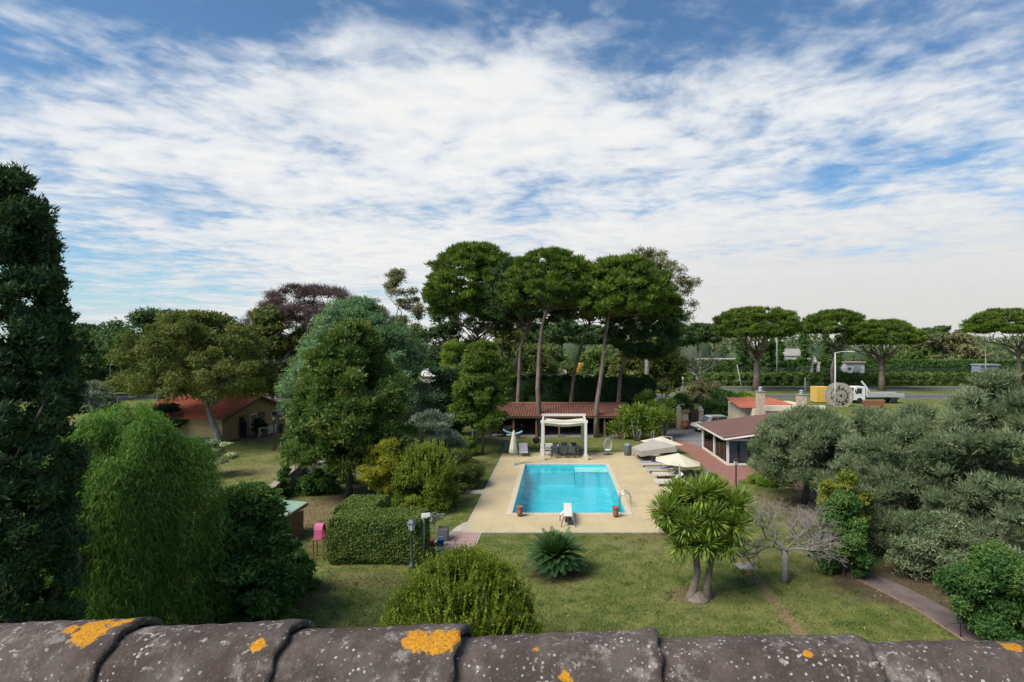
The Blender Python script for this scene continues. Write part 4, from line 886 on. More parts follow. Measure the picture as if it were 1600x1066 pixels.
# loungers
def lounger(label, loc, rz, fab, back=38, group='sun loungers by the pool'):
    t = thing('sun_lounger', label, 'lounger', loc, rz, group); a_ = math.radians(back)
    for sy in (-1, 1): MB().box((0, sy*.31, .29), (1.92, .04, .06)).build('rail', white, t)
    for sx in (-.8, .75):
        for sy in (-1, 1): MB().box((sx, sy*.29, .13), (.045, .045, .26)).build('leg', white, t)
    MB().box((-.33, 0, .35), (1.25, .60, .07)).build('cushion', fab, t, bevel=.025)
    c_ = Vector((.30+.35*math.cos(a_), 0, .36+.35*math.sin(a_))); MB().box(c_, (.74, .60, .07), ry=-a_).build('backrest', fab, t, bevel=.025)
    return t
cl_ = M('cream_cushion', (.50, .47, .41), (.44, .41, .36), 3, .85); gl_ = M('grey_cushion', (.27, .28, .30), (.23, .24, .26), 3, .85)
lounger('cream sun lounger with raised back, farther of the cream pair', at_deck(1042, 748), .03, cl_, 42)
lounger('cream sun lounger with raised back, nearer of the cream pair', at_deck(1046, 760), .0, cl_, 40)
lounger('cream sun lounger half hidden behind the twin yucca', at_deck(1064, 777), .02, cl_, 30)
lounger('grey sun lounger laid flat below the beige parasol, farther one', at_deck(1019, 730), .02, gl_, 6)
lounger('grey sun lounger laid flat below the beige parasol, nearer one', at_deck(1030, 739), .0, gl_, 6)
ct = thing('side_table', 'low brown side table between the grey and cream loungers', 'table', at_deck(1034, 746.5)); MB().box((0, .0, .25), (.75, .32, .05)).build('tabletop', wood, ct)
for sx in (-.3, .3): MB().box((sx, 0, .113), (.05, .28, .225)).build('leg', wood, ct)
bg = thing('black_bag', 'small black bag lying on the farther grey lounger', 'bag', at_deck(1022, 730)+Vector((0, 0, .39)))
MB().box((0, 0, .11), (.4, .22, .22), taper=.85).build('body', blackm, bg, bevel=.03)
for sx in (-.08, .08): MB().tube([(sx-.06, 0, .2), (sx-.03, 0, .33), (sx+.03, 0, .33), (sx+.06, 0, .2)], .013, 6).build('handle', blackm, bg)
# reclining chair with towel near the closed parasol
rc = thing('deck_chair', 'dark deck chair covered by a pale lilac towel right of the closed parasol', 'chair', at_deck(818, 713), .1)
tw = M('lilac_towel', (.44, .40, .44), (.38, .345, .38), 4, .9)
MB().box((0, 0, .33), (.72, .9, .06)).build('seat', tw, rc, bevel=.02); MB().box((0, .52, .62), (.72, .07, .72), rx=-.35).build('backrest', tw, rc, bevel=.02)
for sx in (-.42, .42):
    MB().tube([(sx, -.45, 0), (sx, -.4, .5), (sx, .4, .55), (sx, .5, 0)], .025, 6).build('frame', dgrey, rc)

# open parasols
def canopy(sides, R, h, rise, val=.0, rot=0.0, sq=1.0):
    mb = MB(); vs = [(0, 0, h+rise)]; rings = 7; fs = []; m_ = sides*4
    for i in range(1, rings+1):
        t_ = i/rings
        for j in range(m_):
            a_ = 2*math.pi*j/m_+rot; f = (j % 4)/4; ca = math.cos(math.pi/sides)/math.cos((f-.5)*2*math.pi/sides)
            r_ = R*t_*ca; z_ = h+rise*(1-t_)**1.08-.05*math.sin(math.pi*f)*t_*t_*0
            vs.append((r_*math.cos(a_), r_*math.sin(a_)*sq, z_))
    o_ = 1+(rings-1)*m_
    for j in range(m_):
        f = (j % 4)/4; x_, y_, z_ = vs[o_+j]; vs.append((x_*1.01, y_*1.01, z_-(val*(1-.12*math.sin(math.pi*f)))))
    for j in range(m_): fs.append((0, 1+j, 1+(j+1) % m_))
    for i in range(rings if val else rings-1):
        for j in range(m_): a0 = 1+i*m_; fs.append((a0+j, a0+m_+j, a0+m_+(j+1) % m_, a0+(j+1) % m_))
    return mb.add(vs, fs)
def parasol(label, x, Y, ytop, sides, R, rise, fab, val, rot, tilt=(0, 0), sq=1.0, polem=None, offp=(0, 0)):
    h = zt(ytop, Y)-.03; t = thing('parasol', label, 'parasol', (at(x, Y), Y, .03))
    MB().tube([(offp[0], offp[1], 0), (offp[0], offp[1], h-.1)], .03, 8).build('pole', polem or white, t)
    MB().lathe([(.32, 0), (.32, .06), (.08, .1), (.05, .3)], (offp[0], offp[1], 0), 16).build('base', greyf, t, True)
    o = canopy(sides, R, -rise, rise, val, rot, sq).build('canopy', fab, t, False, (0, 0, h)); o.rotation_euler = (tilt[0], tilt[1], 0)
    for k_ in range(sides):
        a_ = 2*math.pi*k_/sides+rot; MB().tube([(0, 0, -.03), (R*.97*math.cos(a_), R*.97*math.sin(a_)*sq, -rise-.02)], .012, 4).build('rib', polem or white, o)
    if offp != (0, 0): MB().tube([(offp[0], offp[1], h-.1), (0, 0, h+.02)], .03, 6).build('arm', polem or white, t)
    return t
parasol('cream octagonal parasol open over the cream loungers, nearest to the camera', 1060, 39.3, 708, 8, 1.62, .58, cream, .0, .2, (.03, .08))
parasol('beige-grey square parasol with deep valance tilted toward the pool', 1019, 45.0, 686, 4, 2.0, .62, beige, .42, math.pi/4+.12, (-.05, -.12), polem=dgrey)
parasol('cream square parasol behind the beige-grey one', 1034, 48.2, 682, 4, 1.85, .55, cream, .0, math.pi/4+.4, (0, .04), offp=(.9, .2))
fp = thing('folded_parasol', 'slim grey folded parasol upright beside the cream loungers', 'parasol', at_deck(1062, 771)); MB().tube([(0, 0, 0), (0, 0, .7)], .02, 6).build('pole', dgrey, fp)
MB().lathe([(.04, .6), (.07, .7), (.06, 1.3), (.03, 1.75), (.01, 1.8)], n=10).build('canopy', greyf, fp, True)
# springboard
sb = thing('diving_board', 'short white springboard on grey stand at the near end of the pool', 'diving board', (at(887.5, 29.3), 29.3, .03))
MB().box((0, .25, .52), (.42, 2.3, .06)).build('board', white, sb, bevel=.015)
for sx in (-1, 1):
    MB().tube([(sx*.20, -.75, .48), (sx*.34, -.95, .12), (sx*.36, -1.0, 0)], .028, 6).build('leg', chrome, sb); MB().tube([(sx*.20, .1, .48), (sx*.40, .0, .3), (sx*.42, -.05, 0)], .028, 6).build('leg', chrome, sb)
MB().box((0, -.35, .2), (.34, .9, .06)).build('stand', dgrey, sb)
# pool ladder rails
ld = thing('pool_ladder', 'chrome pool ladder with two arched handrails at the near right pool corner', 'ladder', (PX1-.05, 31.9, .03))
for dy in (0, .52):
    pts = [(-.12, dy, -.9), (-.12, dy, .2)]+[(.18-.30*math.cos(q), dy, .45+.33*math.sin(q)) for q in np.linspace(0.0, math.pi, 9)]+[(.48, dy, .2), (.48, dy, .04)]
    MB().tube(pts, .024, 8).build('handrail', chrome, ld, True)
for z_ in (-.25, -.5, -.75): MB().box((-.12, .26, z_), (.08, .5, .03)).build('rung', chrome, ld)
# terracotta pots on the coping
for x, y_, lab in ((812, 808, 'tall terracotta pot on the coping at the near left pool corner'), (962, 809, 'tall terracotta pot on the coping at the near right pool corner')):
    t = thing('terracotta_pot', lab, 'pot', at_deck(x, y_)+Vector((0, 0, .03)), 0, 'pots on the pool coping')
    MB().lathe([(.11, 0), (.15, .1), (.17, .3), (.15, .42), (.19, .46), (.19, .52), (.15, .52), (.13, .44)], n=18).build('body', terra, t, True)
    MB().lathe([(.05, .42), (.14, .43)], n=14).build('soil', bark_dark, t)
# small things on the far lawn
bb = thing('barbecue', 'black kettle barbecue left of the pergola', 'barbecue', P(838, 704)); MB().lathe([(.05, .62), (.26, .72), (.32, .9), (.26, 1.08), (.06, 1.16)], n=16).build('kettle', blackm, bb, True)
for k_ in range(3): a_ = k_*2.09; MB().tube([(.2*math.cos(a_), .2*math.sin(a_), .72), (.34*math.cos(a_), .34*math.sin(a_), 0)], .018, 6).build('leg', blackm, bb)
gb = thing('water_butt', 'grey-green plastic barrel at the lawn edge left of the closed parasol', 'barrel', P(791, 708)); MB().lathe([(.28, 0), (.36, .3), (.36, .75), (.3, 1.0), (.28, 1.02)], n=16).build('body', M('barrel_green', (.10, .13, .115), None, 3, .6), gb, True); MB().lathe([(.31, 1.021), (.31, 1.07), (.1, 1.1)], n=16).build('lid', M('barrel_green', (.1, .1, .1)), gb, True)
gr_ = thing('grey_bin', 'grey cylindrical litter bin with domed lid by the edge of the deck', 'bin', P(981, 712)); MB().lathe([(.30, 0), (.30, .78), (.31, .8)], n=18).build('body', M('bin_grey', (.17, .19, .21), None, 3, .6), gr_, True); MB().lathe([(.325, .80), (.325, .88), (.22, .99), (.05, 1.03)], n=18).build('lid', M('bin_grey', (.17, .19, .21)), gr_, True)
eg = thing('egg_chair', 'white wicker hanging egg chair on its stand right of the pergola', 'chair', P(950, 711), s=.78); wk = M('white_wicker', (.6, .6, .58), (.5, .5, .48), 20, .8, .4, 50)
MB().tube([(.05, .45, .05), (.05, .6, .9), (.03, .45, 1.75), (0, .05, 2.0)], .03, 8).build('stand', dgrey, eg, True)
mb = MB()
for k_ in range(16):
    a_ = math.pi*.08+k_*math.pi*.84/15; pts = []
    for j in range(11):
        t_ = math.pi*j/10; pts.append((.45*math.sin(t_)*math.cos(a_), .05+.42*math.sin(t_)*math.sin(a_), 1.02+.72*math.cos(t_)))
    mb.tube(pts, .016, 4)
mb.build('basket', wk, eg); MB().blob((0, .03, .52), (.38, .32, .12), 12, 6, .02).build('cushion', white, eg, True); MB().tube([(0, .05, 1.74), (0, .05, 2.0)], .01, 5).build('chain', chrome, eg)
MB().lathe([(.5, 0), (.5, .04), (.45, .06)], (0, .1, 0), 18).build('base', dgrey, eg)
stone = M('pale_rock', (.40, .36, .29), (.30, .27, .22), 4, .9, .6, 14)
words = ['first', 'second', 'third', 'fourth', 'fifth', 'sixth', 'seventh', 'eighth', 'ninth']
for i, (x, y_) in enumerate(((990, 712), (997, 713), (1004, 715), (1012, 716), (1019, 718), (1027, 719), (1035, 721), (1043, 723))):
    rr = random.Random(i); tag(MB().blob((0, 0, .1), (.2+.14*rr.random(), .17+.08*rr.random(), .13+.1*rr.random()), 9, 6, .16, i).build('garden_rock', stone, None, False, P(x, y_)+Vector((0, 0, .02))),
        f'pale rock edging the deck, {words[i]} from the grey bin', 'rock', 'rocks along the deck edge')

# lanterns
def lantern(name, label, loc, h, mat, r=.05, s=1.0):
    t = thing(name, label, 'lamp', loc)
    MB().lathe([(r*2.4, 0), (r*2.2, .12), (r*1.3, .2), (r, .3), (r*.8, h-.45*s), (r*1.4, h-.43*s), (r*.8, h-.40*s)], n=12).build('post', mat, t, True)
    hd = MB().lathe([(.05*s, h-.40*s), (.09*s, h-.38*s), (.09*s, h-.36*s)], n=6).build('lamp_head', mat, t)
    MB().lathe([(.10*s, h-.36*s), (.155*s, h-.10*s)], n=6, cap=False).build('glass', M('frosted_glass', (.55, .57, .58), (.5, .52, .53), 3, .3), hd)
    MB().lathe([(.19*s, h-.10*s), (.17*s, h-.06*s), (.08*s, h+.03*s), (.03*s, h+.05*s), (.02*s, h+.10*s)], n=6).build('cap', mat, hd)
    for k_ in range(6): a_ = k_*math.pi/3; MB().tube([(.105*s*math.cos(a_), .105*s*math.sin(a_), h-.36*s), (.16*s*math.cos(a_), .16*s*math.sin(a_), h-.09*s)], .010*s, 4).build('glazing_bar', mat, hd)
lantern('garden_lantern', 'blue-grey lantern post in front of the clipped hedge', P(643, 888), 1.95, iron, .05, 1.1)
lantern('garden_lantern', 'black lantern post beside the brick walkway near the veranda', P(1150, 764), 1.9, blackm, .05, 1.1)
lantern('garden_lantern', 'thin rust-red lantern post on the neighbour lawn', P(428, 703), 3.0, M('rust_red', (.12, .035, .028), None, 4, .6), .05, 1.1)
fl = thing('floodlight_post', 'crooked grey wooden post with white floodlight at the hedge corner', 'lamp', P(659, 878)); MB().tube([(-.05, 0, -.1), (0, 0, .6), (.04, .05, 1.2), (.05, 0, 1.9)], [.13, .10, .085, .08], 9).build('post', bark_grey, fl, True)
hd = MB().box((.2, -.1, 1.98), (.34, .2, .18), .3, rx=-.3).build('floodlight', white, fl, bevel=.02); MB().box((.165, -.205, 1.955), (.26, .02, .13), .3, rx=-.3).build('lens', M('frosted_glass', (.5, .5, .5)), hd)
# toys and pots by the slab path
t = thing('flower_pot', 'round terracotta flower pot among toys by the slab path', 'pot', P(672, 852)); MB().lathe([(.12, 0), (.2, .2), (.22, .26), (.18, .26)], n=16).build('body', terra, t, True)
bxm = M('slate_box', (.16, .15, .18), None, 3, .7)
t = thing('planter_box', 'slate grey upright planter box behind the toys by the slab path', 'planter', P(692, 846)); MB().box((0, .1, .3), (.46, .4, .6), taper=1.06).build('body', bxm, t, bevel=.02); MB().box((0, .1, .605), (.40, .34, .02)).build('soil', bark_dark, t)
t = thing('blue_bucket', 'blue plastic bucket among the toys by the slab path', 'bucket', P(689, 853)); MB().lathe([(.11, 0), (.16, .3), (.17, .31), (.14, .29)], n=16).build('body', M('blue_plastic', (.02, .16, .42), None, 3, .4), t, True); MB().tube([(-.16, 0, .3), (-.1, 0, .42), (.1, 0, .42), (.16, 0, .3)], .01, 5).build('handle', white, t)
t = thing('toy_ball', 'white and red toy ball among the toys by the slab path', 'ball', P(680, 852)+Vector((0, 0, .12))); MB().blob((0, 0, 0), (.12, .12, .12), 16, 10, 0).build('body', white, t, True); MB().lathe([(.121, -.025), (.1225, 0), (.121, .025)], n=20, cap=False).build('stripe', M('red_plastic', (.5, .05, .04), None, 3, .4), t)
t = thing('teal_bowl', 'pale teal plastic bowl in front of the toys by the slab path', 'bowl', P(687, 862)); MB().lathe([(.08, 0), (.18, .12), (.2, .13), (.16, .11)], n=16).build('body', M('teal_plastic', (.18, .42, .40), None, 3, .4), t, True); MB().lathe([(.075, -.005), (.085, .012)], n=16).build('foot_ring', M('teal_plastic', (.1, .1, .1)), t)
t = thing('standard_shrub', 'tiny grey-leaved standard shrub on thin stem behind the toys', 'bush', P(675, 850)+Vector((0, .5, 0)))
LB = Leaves(); rr = np.random.default_rng(5); c_ = clumps(rr, 10, 'round', .4, .8, 1.25, .16); sprinkle(rr, LB, c_, 900, .1, .04); LB.build('crown', oliv2, t); MB().tube([(0, 0, -.05), (.01, 0, .9)], .014, 5).build('trunk', bark_grey, t)
# teal ring on the lawn, concrete cover slab
t = thing('teal_drain_cover', 'round teal plastic cover lying on the lawn by the dark bushes', 'cover', P(462, 923)+Vector((0, 0, .02))); MB().lathe([(.17, .0), (.17, .03), (.14, .045), (.05, .045)], n=20).build('disc', M('teal_cover', (.02, .24, .25), None, 4, .5), t, True); MB().box((0, 0, .05), (.12, .03, .02)).build('grip', M('teal_cover', (.1, .1, .1)), t)
t = thing('manhole_cover', 'flat grey concrete cover slab in the grass right of the yucca', 'manhole', P(1166, 885), .12); MB().box((0, 0, .01), (.66, .55, .05)).build('slab', M('concrete', (.30, .29, .27), (.22, .21, .20), 6, .9, .4), t, bevel=.01); MB().box((0, 0, -.003), (.78, .67, .05)).build('frame', M('concrete', (.1, .1, .1)), t)
t = thing('iron_rail', 'small bent iron rail post at the end of the garden path', 'rail', P(1501, 996)); MB().tube([(0, 0, -.05), (0, 0, .42), (-.03, 0, .46)], .022, 6).build('post', blackm, t); MB().tube([(-.03, 0, .45), (-.25, .05, .40), (-.45, .1, .28)], .014, 6).build('rail', blackm, t)
# pink toy slide on wooden frame
t = thing('toy_slide', 'pink plastic toy slide top on a wooden climbing frame left of the hedge', 'slide', P(500, 872)); pk = M('pink_plastic', (.50, .12, .22), None, 3, .45)
for sx in (-.22, .22):
    for sy in (-.2, .2): MB().box((sx, sy, .42), (.06, .06, .84)).build('leg', wood, t)
MB().box((0, 0, .82), (.56, .5, .05)).build('platform', wood, t)
mb = MB(); mb.xprism([(-.20, .85), (-.20, 1.25), (-.14, 1.42), (0, 1.5), (.14, 1.42), (.20, 1.25), (.20, .85), (.15, .85), (.15, 1.22), (.1, 1.36), (0, 1.43), (-.1, 1.36), (-.15, 1.22), (-.15, .85)], -.18, .18); mb.build('hood', pk, t, bevel=.01)
mb = MB(); mb.add([(-.16, .22, .86), (.16, .22, .86), (.16, 1.3, .12), (-.16, 1.3, .12), (-.16, .22, .82), (.16, .22, .82), (.16, 1.3, .08), (-.16, 1.3, .08)], [(0, 1, 2, 3), (7, 6, 5, 4), (0, 3, 7, 4), (1, 5, 6, 2), (0, 4, 5, 1), (3, 2, 6, 7)]); mb.build('chute', pk, t)
# green roofed hut
Yh = 26.6; t = thing('garden_hut', 'little brown wooden hut with pale green sheet roof beside the leafy bushes', 'hut', (at(430, Yh), Yh, 0), -.25)
hb = zt(800, Yh)
for k_ in range(9): MB().box((-.8+.2*k_, -.78, hb/2-.12), (.19, .03, hb-.2)).build('plank', wood, t)
for k_ in range(8): MB().box((.9, -.7+.2*k_, hb/2-.05), (.03, .19, hb-.05)).build('plank', wood, t)
MB().box((0, .05, hb/2-.1), (1.72, 1.5, hb-.25)).build('wall', wood, t)
grn = M('green_sheet', (.20, .31, .23), (.16, .25, .19), 2, .6)
for k_ in range(3): MB().box((-.66+.67*k_, 0, hb+.10), (.655, 2.0, .03), rx=.16).build('roof_sheet', grn, t)
MB().box((0, -.99, hb-.10), (2.0, .04, .14)).build('fascia', wood, t); MB().box((1.02, 0, hb+.02), (.04, 1.95, .14), rx=.16).build('fascia', wood, t)

# low stone wall
sw = thing('stone_wall', 'low grey rubble wall between the two gardens', 'wall', (0, 0, 0)); stw = M('rubble_stone', (.19, .175, .155), (.13, .12, .105), 3, .9, .7, 12)
a0, b0 = P(412, 800), P(470, 745); wpts = [a0, b0, P(560, 742)]; blk = None
for seg in range(2):
    p0, p1 = wpts[seg], wpts[seg+1]; d = p1-p0; ln = d.length; d.normalize(); an = math.atan2(d.y, d.x); rows = 4
    for r_ in range(rows):
        s_ = -.2*(r_ % 2)
        while s_ < ln:
            lw = .38+.35*rnd.random(); c_ = p0+d*(s_+lw/2)
            if blk is None: blk = MB().box((0, 0, 0), (1, 1, 1)).build('wall_stone', stw, sw, bevel=.05); o = blk
            else:
                o = blk.copy(); C.objects.link(o)
            o.location = (c_.x+rnd.uniform(-.02, .02), c_.y, .13+r_*.245); o.scale = (lw-.02, .34+.05*rnd.random(), .235); o.rotation_euler = (0, 0, an+rnd.uniform(-.03, .03)); s_ += lw
    MB().box((p0+p1)*.5+Vector((0, 0, .99)), (ln+.1, .42, .07), an).build('coping', M('wall_coping', (.33, .28, .23), (.25, .21, .17), 3, .9, .4), sw, bevel=.01)

# ------------------------------------------------------------------ buildings
rt = M('roof_tile_red', (.42, .135, .075), (.33, .11, .07), 1.2, .85, .4, 8)
rb_ = M('roof_tile_brown', (.20, .085, .060), (.145, .065, .05), 1.0, .9, .5, 8)
def tiled(name, p00, p10, p01, p11, mat, parent, pitch=.22, r=.075):
    """barrel tile columns running from eave (p00-p10) to ridge (p01-p11), overlapping courses"""
    p00, p10, p01, p11 = map(Vector, (p00, p10, p01, p11)); nc = max(2, int((p10-p00).length/pitch)); mb = MB(); nr = 5
    nrm = (p10-p00).cross(p01-p00).normalized()
    if nrm.z < 0: nrm = -nrm
    mb.add([p00, p10, p11, p01], [(0, 1, 2, 3)])
    course = max(3, int((p01-p00).length/.36))
    for i in range(nc):
        f = (i+.5)/nc; a_, b_ = p00.lerp(p10, f), p01.lerp(p11, f); sdv = (p10-p00).normalized()
        for c_ in range(course):
            q0 = a_.lerp(b_, c_/course)+nrm*.012; q1 = a_.lerp(b_, min(1, (c_+1.12)/course)); rr_ = r*(1+.12*rnd.uniform(-1, 1))
            vs = []
            for q, k_ in ((q0, 1.08), (q1, .92)):
                for j in range(nr): th = math.pi*j/(nr-1); vs.append(q+sdv*math.cos(th)*rr_*k_+nrm*math.sin(th)*rr_*k_)
            mb.add(vs, [(j, j+1, nr+j+1, nr+j) for j in range(nr-1)]+[tuple(range(nr))[::-1]])
    o = mb.build(name, mat, parent); o['kind'] = 'stuff'; return o
# open tiled shed behind the pool
sh = thing('tiled_shed', 'long open shed with brown tiled roof behind the lawn and pergola', 'shed', (0, 0, 0))
xl, xr = at(762, 56.5), at(985, 56.5); ye, yr, yb = 56.2, 61.3, 65.4; ze, zr_ = zt(651, ye), zt(631, yr)
tiled('roof_tiles', (xl, ye, ze), (xr, ye, ze), (xl, yr, zr_), (xr, yr, zr_), rb_, sh, .26, .09)
tiled('roof_tiles', (xr, yb, ze), (xl, yb, ze), (xr, yr, zr_), (xl, yr, zr_), rb_, sh, .9, .09)
mb = MB(); mb.tube([(xl-.1, yr, zr_+.06), (xr+.1, yr, zr_+.06)], .12, 8); mb.build('ridge', rb_, sh, True)
MB().box(((xl+xr)/2, ye+.12, ze-.09), (xr-xl, .12, .14)).build('fascia', wood, sh)
for k_ in range(7): MB().box((xl+.3+k_*(xr-xl-.6)/6, ye+.4, ze/2-.05), (.16, .16, ze-.1)).build('post', wood, sh)
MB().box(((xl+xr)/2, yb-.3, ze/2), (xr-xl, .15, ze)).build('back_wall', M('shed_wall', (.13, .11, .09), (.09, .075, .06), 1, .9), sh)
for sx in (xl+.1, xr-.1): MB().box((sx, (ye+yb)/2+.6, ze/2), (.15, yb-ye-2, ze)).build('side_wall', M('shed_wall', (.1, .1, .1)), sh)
MB().box(((xl+xr)/2, (ye+yb)/2+.3, .05), (xr-xl-.4, yb-ye-1.0, .1)).build('floor', M('concrete', (.3, .3, .3)), sh)
# things stored along it
def boat(label, loc, rz, tilt):
    t = thing('small_boat', label, 'boat', loc, rz, s=.62); mb = MB(); m_ = 10; vs = []; fs = []
    for i in range(m_+1):
        f = i/m_; wdt = .42*math.sin(math.pi*min(.93, .1+f*.87))**.6; kz = .10+.18*(2*f-1)**4
        for (a_, z_) in ((-1, .34), (-.86, .12), (-.4, 0), (.4, 0), (.86, .12), (1, .34), (.88, .34), (0, .16), (-.88, .34)): vs.append(((f-.5)*2.6, a_*wdt, z_+kz))
    for i in range(m_):
        for j in range(9): fs.append((i*9+j, i*9+(j+1) % 9, (i+1)*9+(j+1) % 9, (i+1)*9+j))
    fs += [tuple(range(9))[::-1], tuple(range(m_*9, m_*9+9))]; mb.add(vs, fs); o = mb.build('hull', M('boat_blue', (.30, .50, .58), (.40, .58, .64), 1.5, .4), t, True); o.rotation_euler = (0, tilt, 0); o.location.z = .36
    for sx in (-.5, .45): s_ = MB().box((sx, 0, .36), (.2, .72, .04)).build('thwart', white, o)
    MB().box((0, 0, .2), (1.3, .5, .36)).build('cradle', wood, t); return t
boat('pale blue little boat tilted up to the left, in front of the shed', P(797, 683), .12, .3)
boat('pale blue little boat tilted up to the right, crossing the other boat', P(805, 685), -.15, -.26)
t = thing('wheelbarrow', 'dark wheelbarrow in the shade left of the pale blue boats', 'wheelbarrow', P(782, 683), .3); MB().box((0, 0, .5), (.8, .55, .28), taper=1.25).build('tray', dgrey, t)
MB().lathe([(.2, -.04), (.2, .04)], n=14).build('wheel', blackm, t, loc=(.55, 0, .2)).rotation_euler = (math.pi/2, 0, 0)
for sy in (-1, 1): MB().tube([(.55, sy*.06, .2), (0, sy*.25, .36), (-.85, sy*.3, .6)], .02, 6).build('handle', wood, t); MB().tube([(-.25, sy*.22, .36), (-.3, sy*.24, 0)], .02, 6).build('leg', dgrey, t)
t = thing('orange_cupboard', 'small orange wooden cupboard under the right end of the shed', 'cupboard', P(959, 679.5)); oc = M('orange_wood', (.42, .14, .035), (.34, .11, .03), 3, .7)
MB().box((0, .2, .47), (.62, .4, .94)).build('body', oc, t, bevel=.01)
for sx in (-.155, .155): d_ = MB().box((sx, -.01, .47), (.29, .02, .86)).build('door', oc, t); MB().box((sx*.3, -.03, .5), (.02, .03, .1)).build('handle', dgrey, d_)
t = thing('terracotta_urn', 'round terracotta urn among the yuccas by the shed', 'pot', P(977, 686)); MB().lathe([(.18, 0), (.36, .25), (.4, .45), (.26, .62), (.3, .68), (.24, .68)], n=18).build('body', terra, t, True); MB().lathe([(.05, .6), (.24, .61)], n=14).build('soil', bark_dark, t)
for i, (x, lab) in enumerate(((868, 'wooden bench under the shed roof seen left of the pergola middle'), (900, 'wooden bench under the shed roof seen right of the pergola middle'))):
    t = thing('garden_bench', lab, 'bench', (at(x, 60), 60, .1)); MB().box((0, 0, .45), (1.6, .4, .05)).build('seat', wood, t); MB().box((0, .2, .72), (1.6, .05, .3)).build('backrest', wood, t)
    for sx in (-.7, .7): MB().box((sx, 0, .21), (.06, .38, .42)).build('leg', wood, t)
t = thing('leaning_ladder', 'grey wooden ladder leaning under the shed roof right of the thick pine', 'ladder', (at(950, 60.5), 60.5, .1))
for dy in (0, .35): MB().tube([(-1.3, dy, .0), (1.2, dy, 1.35)], .035, 6).build('stile', bark_grey, t)
for k_ in range(8): f = .1+k_*.11; MB().tube([(-1.3+2.5*f, 0, 1.35*f), (-1.3+2.5*f, .35, 1.35*f)], .02, 5).build('rung', bark_grey, t)

# neighbour's ochre house
hs = thing('ochre_house', 'low ochre house with red tiled roof on the neighbour lawn', 'house', (0, 0, 0)); och = M('ochre_plaster', (.40, .28, .14), (.33, .23, .12), 1.2, .9, .15)
A0, A1 = P(347, 692), P(446, 668); gx0, gy0, gx1, gy1 = A0.x, A0.y, A1.x, A1.y; gd = Vector((gx1-gx0, gy1-gy0, 0)); gl0 = gd.length; gdn = gd.normalized(); side = Vector((-gdn.y, gdn.x, 0))
Lh = 9.0; he = 2.35; hp = 3.85
def hp_(s_, q, z): v_ = A0+gdn*s_+side*q; return (v_.x, v_.y, z)
mb = MB(); mb.add([hp_(0, 0, 0), hp_(gl0, 0, 0), hp_(gl0, 0, he), hp_(gl0/2, 0, hp-.05), hp_(0, 0, he), hp_(0, Lh, 0), hp_(gl0, Lh, 0), hp_(gl0, Lh, he), hp_(gl0/2, Lh, hp-.05), hp_(0, Lh, he)],
                  [(0, 1, 2, 3, 4), (5, 9, 8, 7, 6), (0, 4, 9, 5), (1, 6, 7, 2)]); mb.build('wall', och, hs)
ov = .5
tiled('roof_tiles', hp_(-ov, -ov, he-.12), hp_(-ov, Lh+ov, he-.12), hp_(gl0/2, -ov, hp+.08), hp_(gl0/2, Lh+ov, hp+.08), rt, hs, .28, .09)
tiled('roof_tiles', hp_(gl0+ov, Lh+ov, he-.12), hp_(gl0+ov, -ov, he-.12), hp_(gl0/2, Lh+ov, hp+.08), hp_(gl0/2, -ov, hp+.08), rt, hs, .28, .09)
mb = MB(); mb.tube([hp_(gl0/2, -ov-.05, hp+.12), hp_(gl0/2, Lh+ov, hp+.12)], .12, 8); mb.build('ridge', rt, hs, True)
for s0, s1 in ((-ov, gl0/2), (gl0+ov, gl0/2)): mb = MB(); mb.tube([hp_(s0, -ov+.02, he-.22), hp_(s1, -ov+.02, hp-.04)], .09, 4); mb.build('barge_board', dgrey, hs)
an = math.atan2(gdn.y, gdn.x)
def opening(name, s_, z0, w_, h_, m_, depth=.06):
    c_ = hp_(s_, -depth/2+.0, z0+h_/2); o = MB().box((0, 0, 0), (w_+.16, depth, h_+.16)).build(name, white if name == 'window' else wood, hs, loc=c_); o.rotation_euler.z = an
    MB().box((0, -.02, 0), (w_, depth, h_)).build('pane', m_, o)
opening('door', 2.9, .05, 1.0, 2.05, dglass); opening('window', 4.6, .95, .9, 1.1, dglass); opening('door', 5.9, .05, .9, 2.1, dglass); opening('window', 8.0, 1.0, .8, 1.0, dglass)
c_ = hp_(8.9, -.22, 1.9); o = MB().box((0, 0, 0), (.85, .35, .65)).build('air_conditioner', white, hs, loc=c_, bevel=.02); o.rotation_euler.z = an
t = thing('terrace_screen', 'white slatted terrace screen before the ochre house doors', 'screen', hp_(4.6, -1.6, 0), an)
for k_ in range(8): MB().box((-1.2+.34*k_, 0, .55), (.30, .04, .8)).build('slat', white, t)
for z_ in (.2, .92): MB().box((0, .035, z_), (2.8, .03, .06)).build('rail', white, t)
for sx in (-1.4, 1.4): MB().box((sx, .03, .5), (.07, .07, 1.0)).build('post', white, t)
tree('terrace_plant', 'dark potted bush standing behind the white terrace screen', 'bush', hp_(3.9, -1.1, 0), 'round', .7, .4, 1.8, 14, .35, 3000, .2, .1, darkl, 201, tr=.05, nl=2, core=.6)
for i, (s_, q, lab) in enumerate(((3.4, -2.0, 'terracotta pot left of the white terrace screen'), (6.6, -1.8, 'terracotta pot right of the white terrace screen'))):
    t = thing('flower_pot', lab, 'pot', hp_(s_, q, 0)); MB().lathe([(.16, 0), (.25, .35), (.28, .4), (.22, .4)], n=16).build('body', terra, t, True); tl = Leaves(); rr = np.random.default_rng(i); sprinkle(rr, tl, clumps(rr, 6, 'round', .3, .4, .85, .16), 500, .16, .08); tl.build('plant', midl, t)
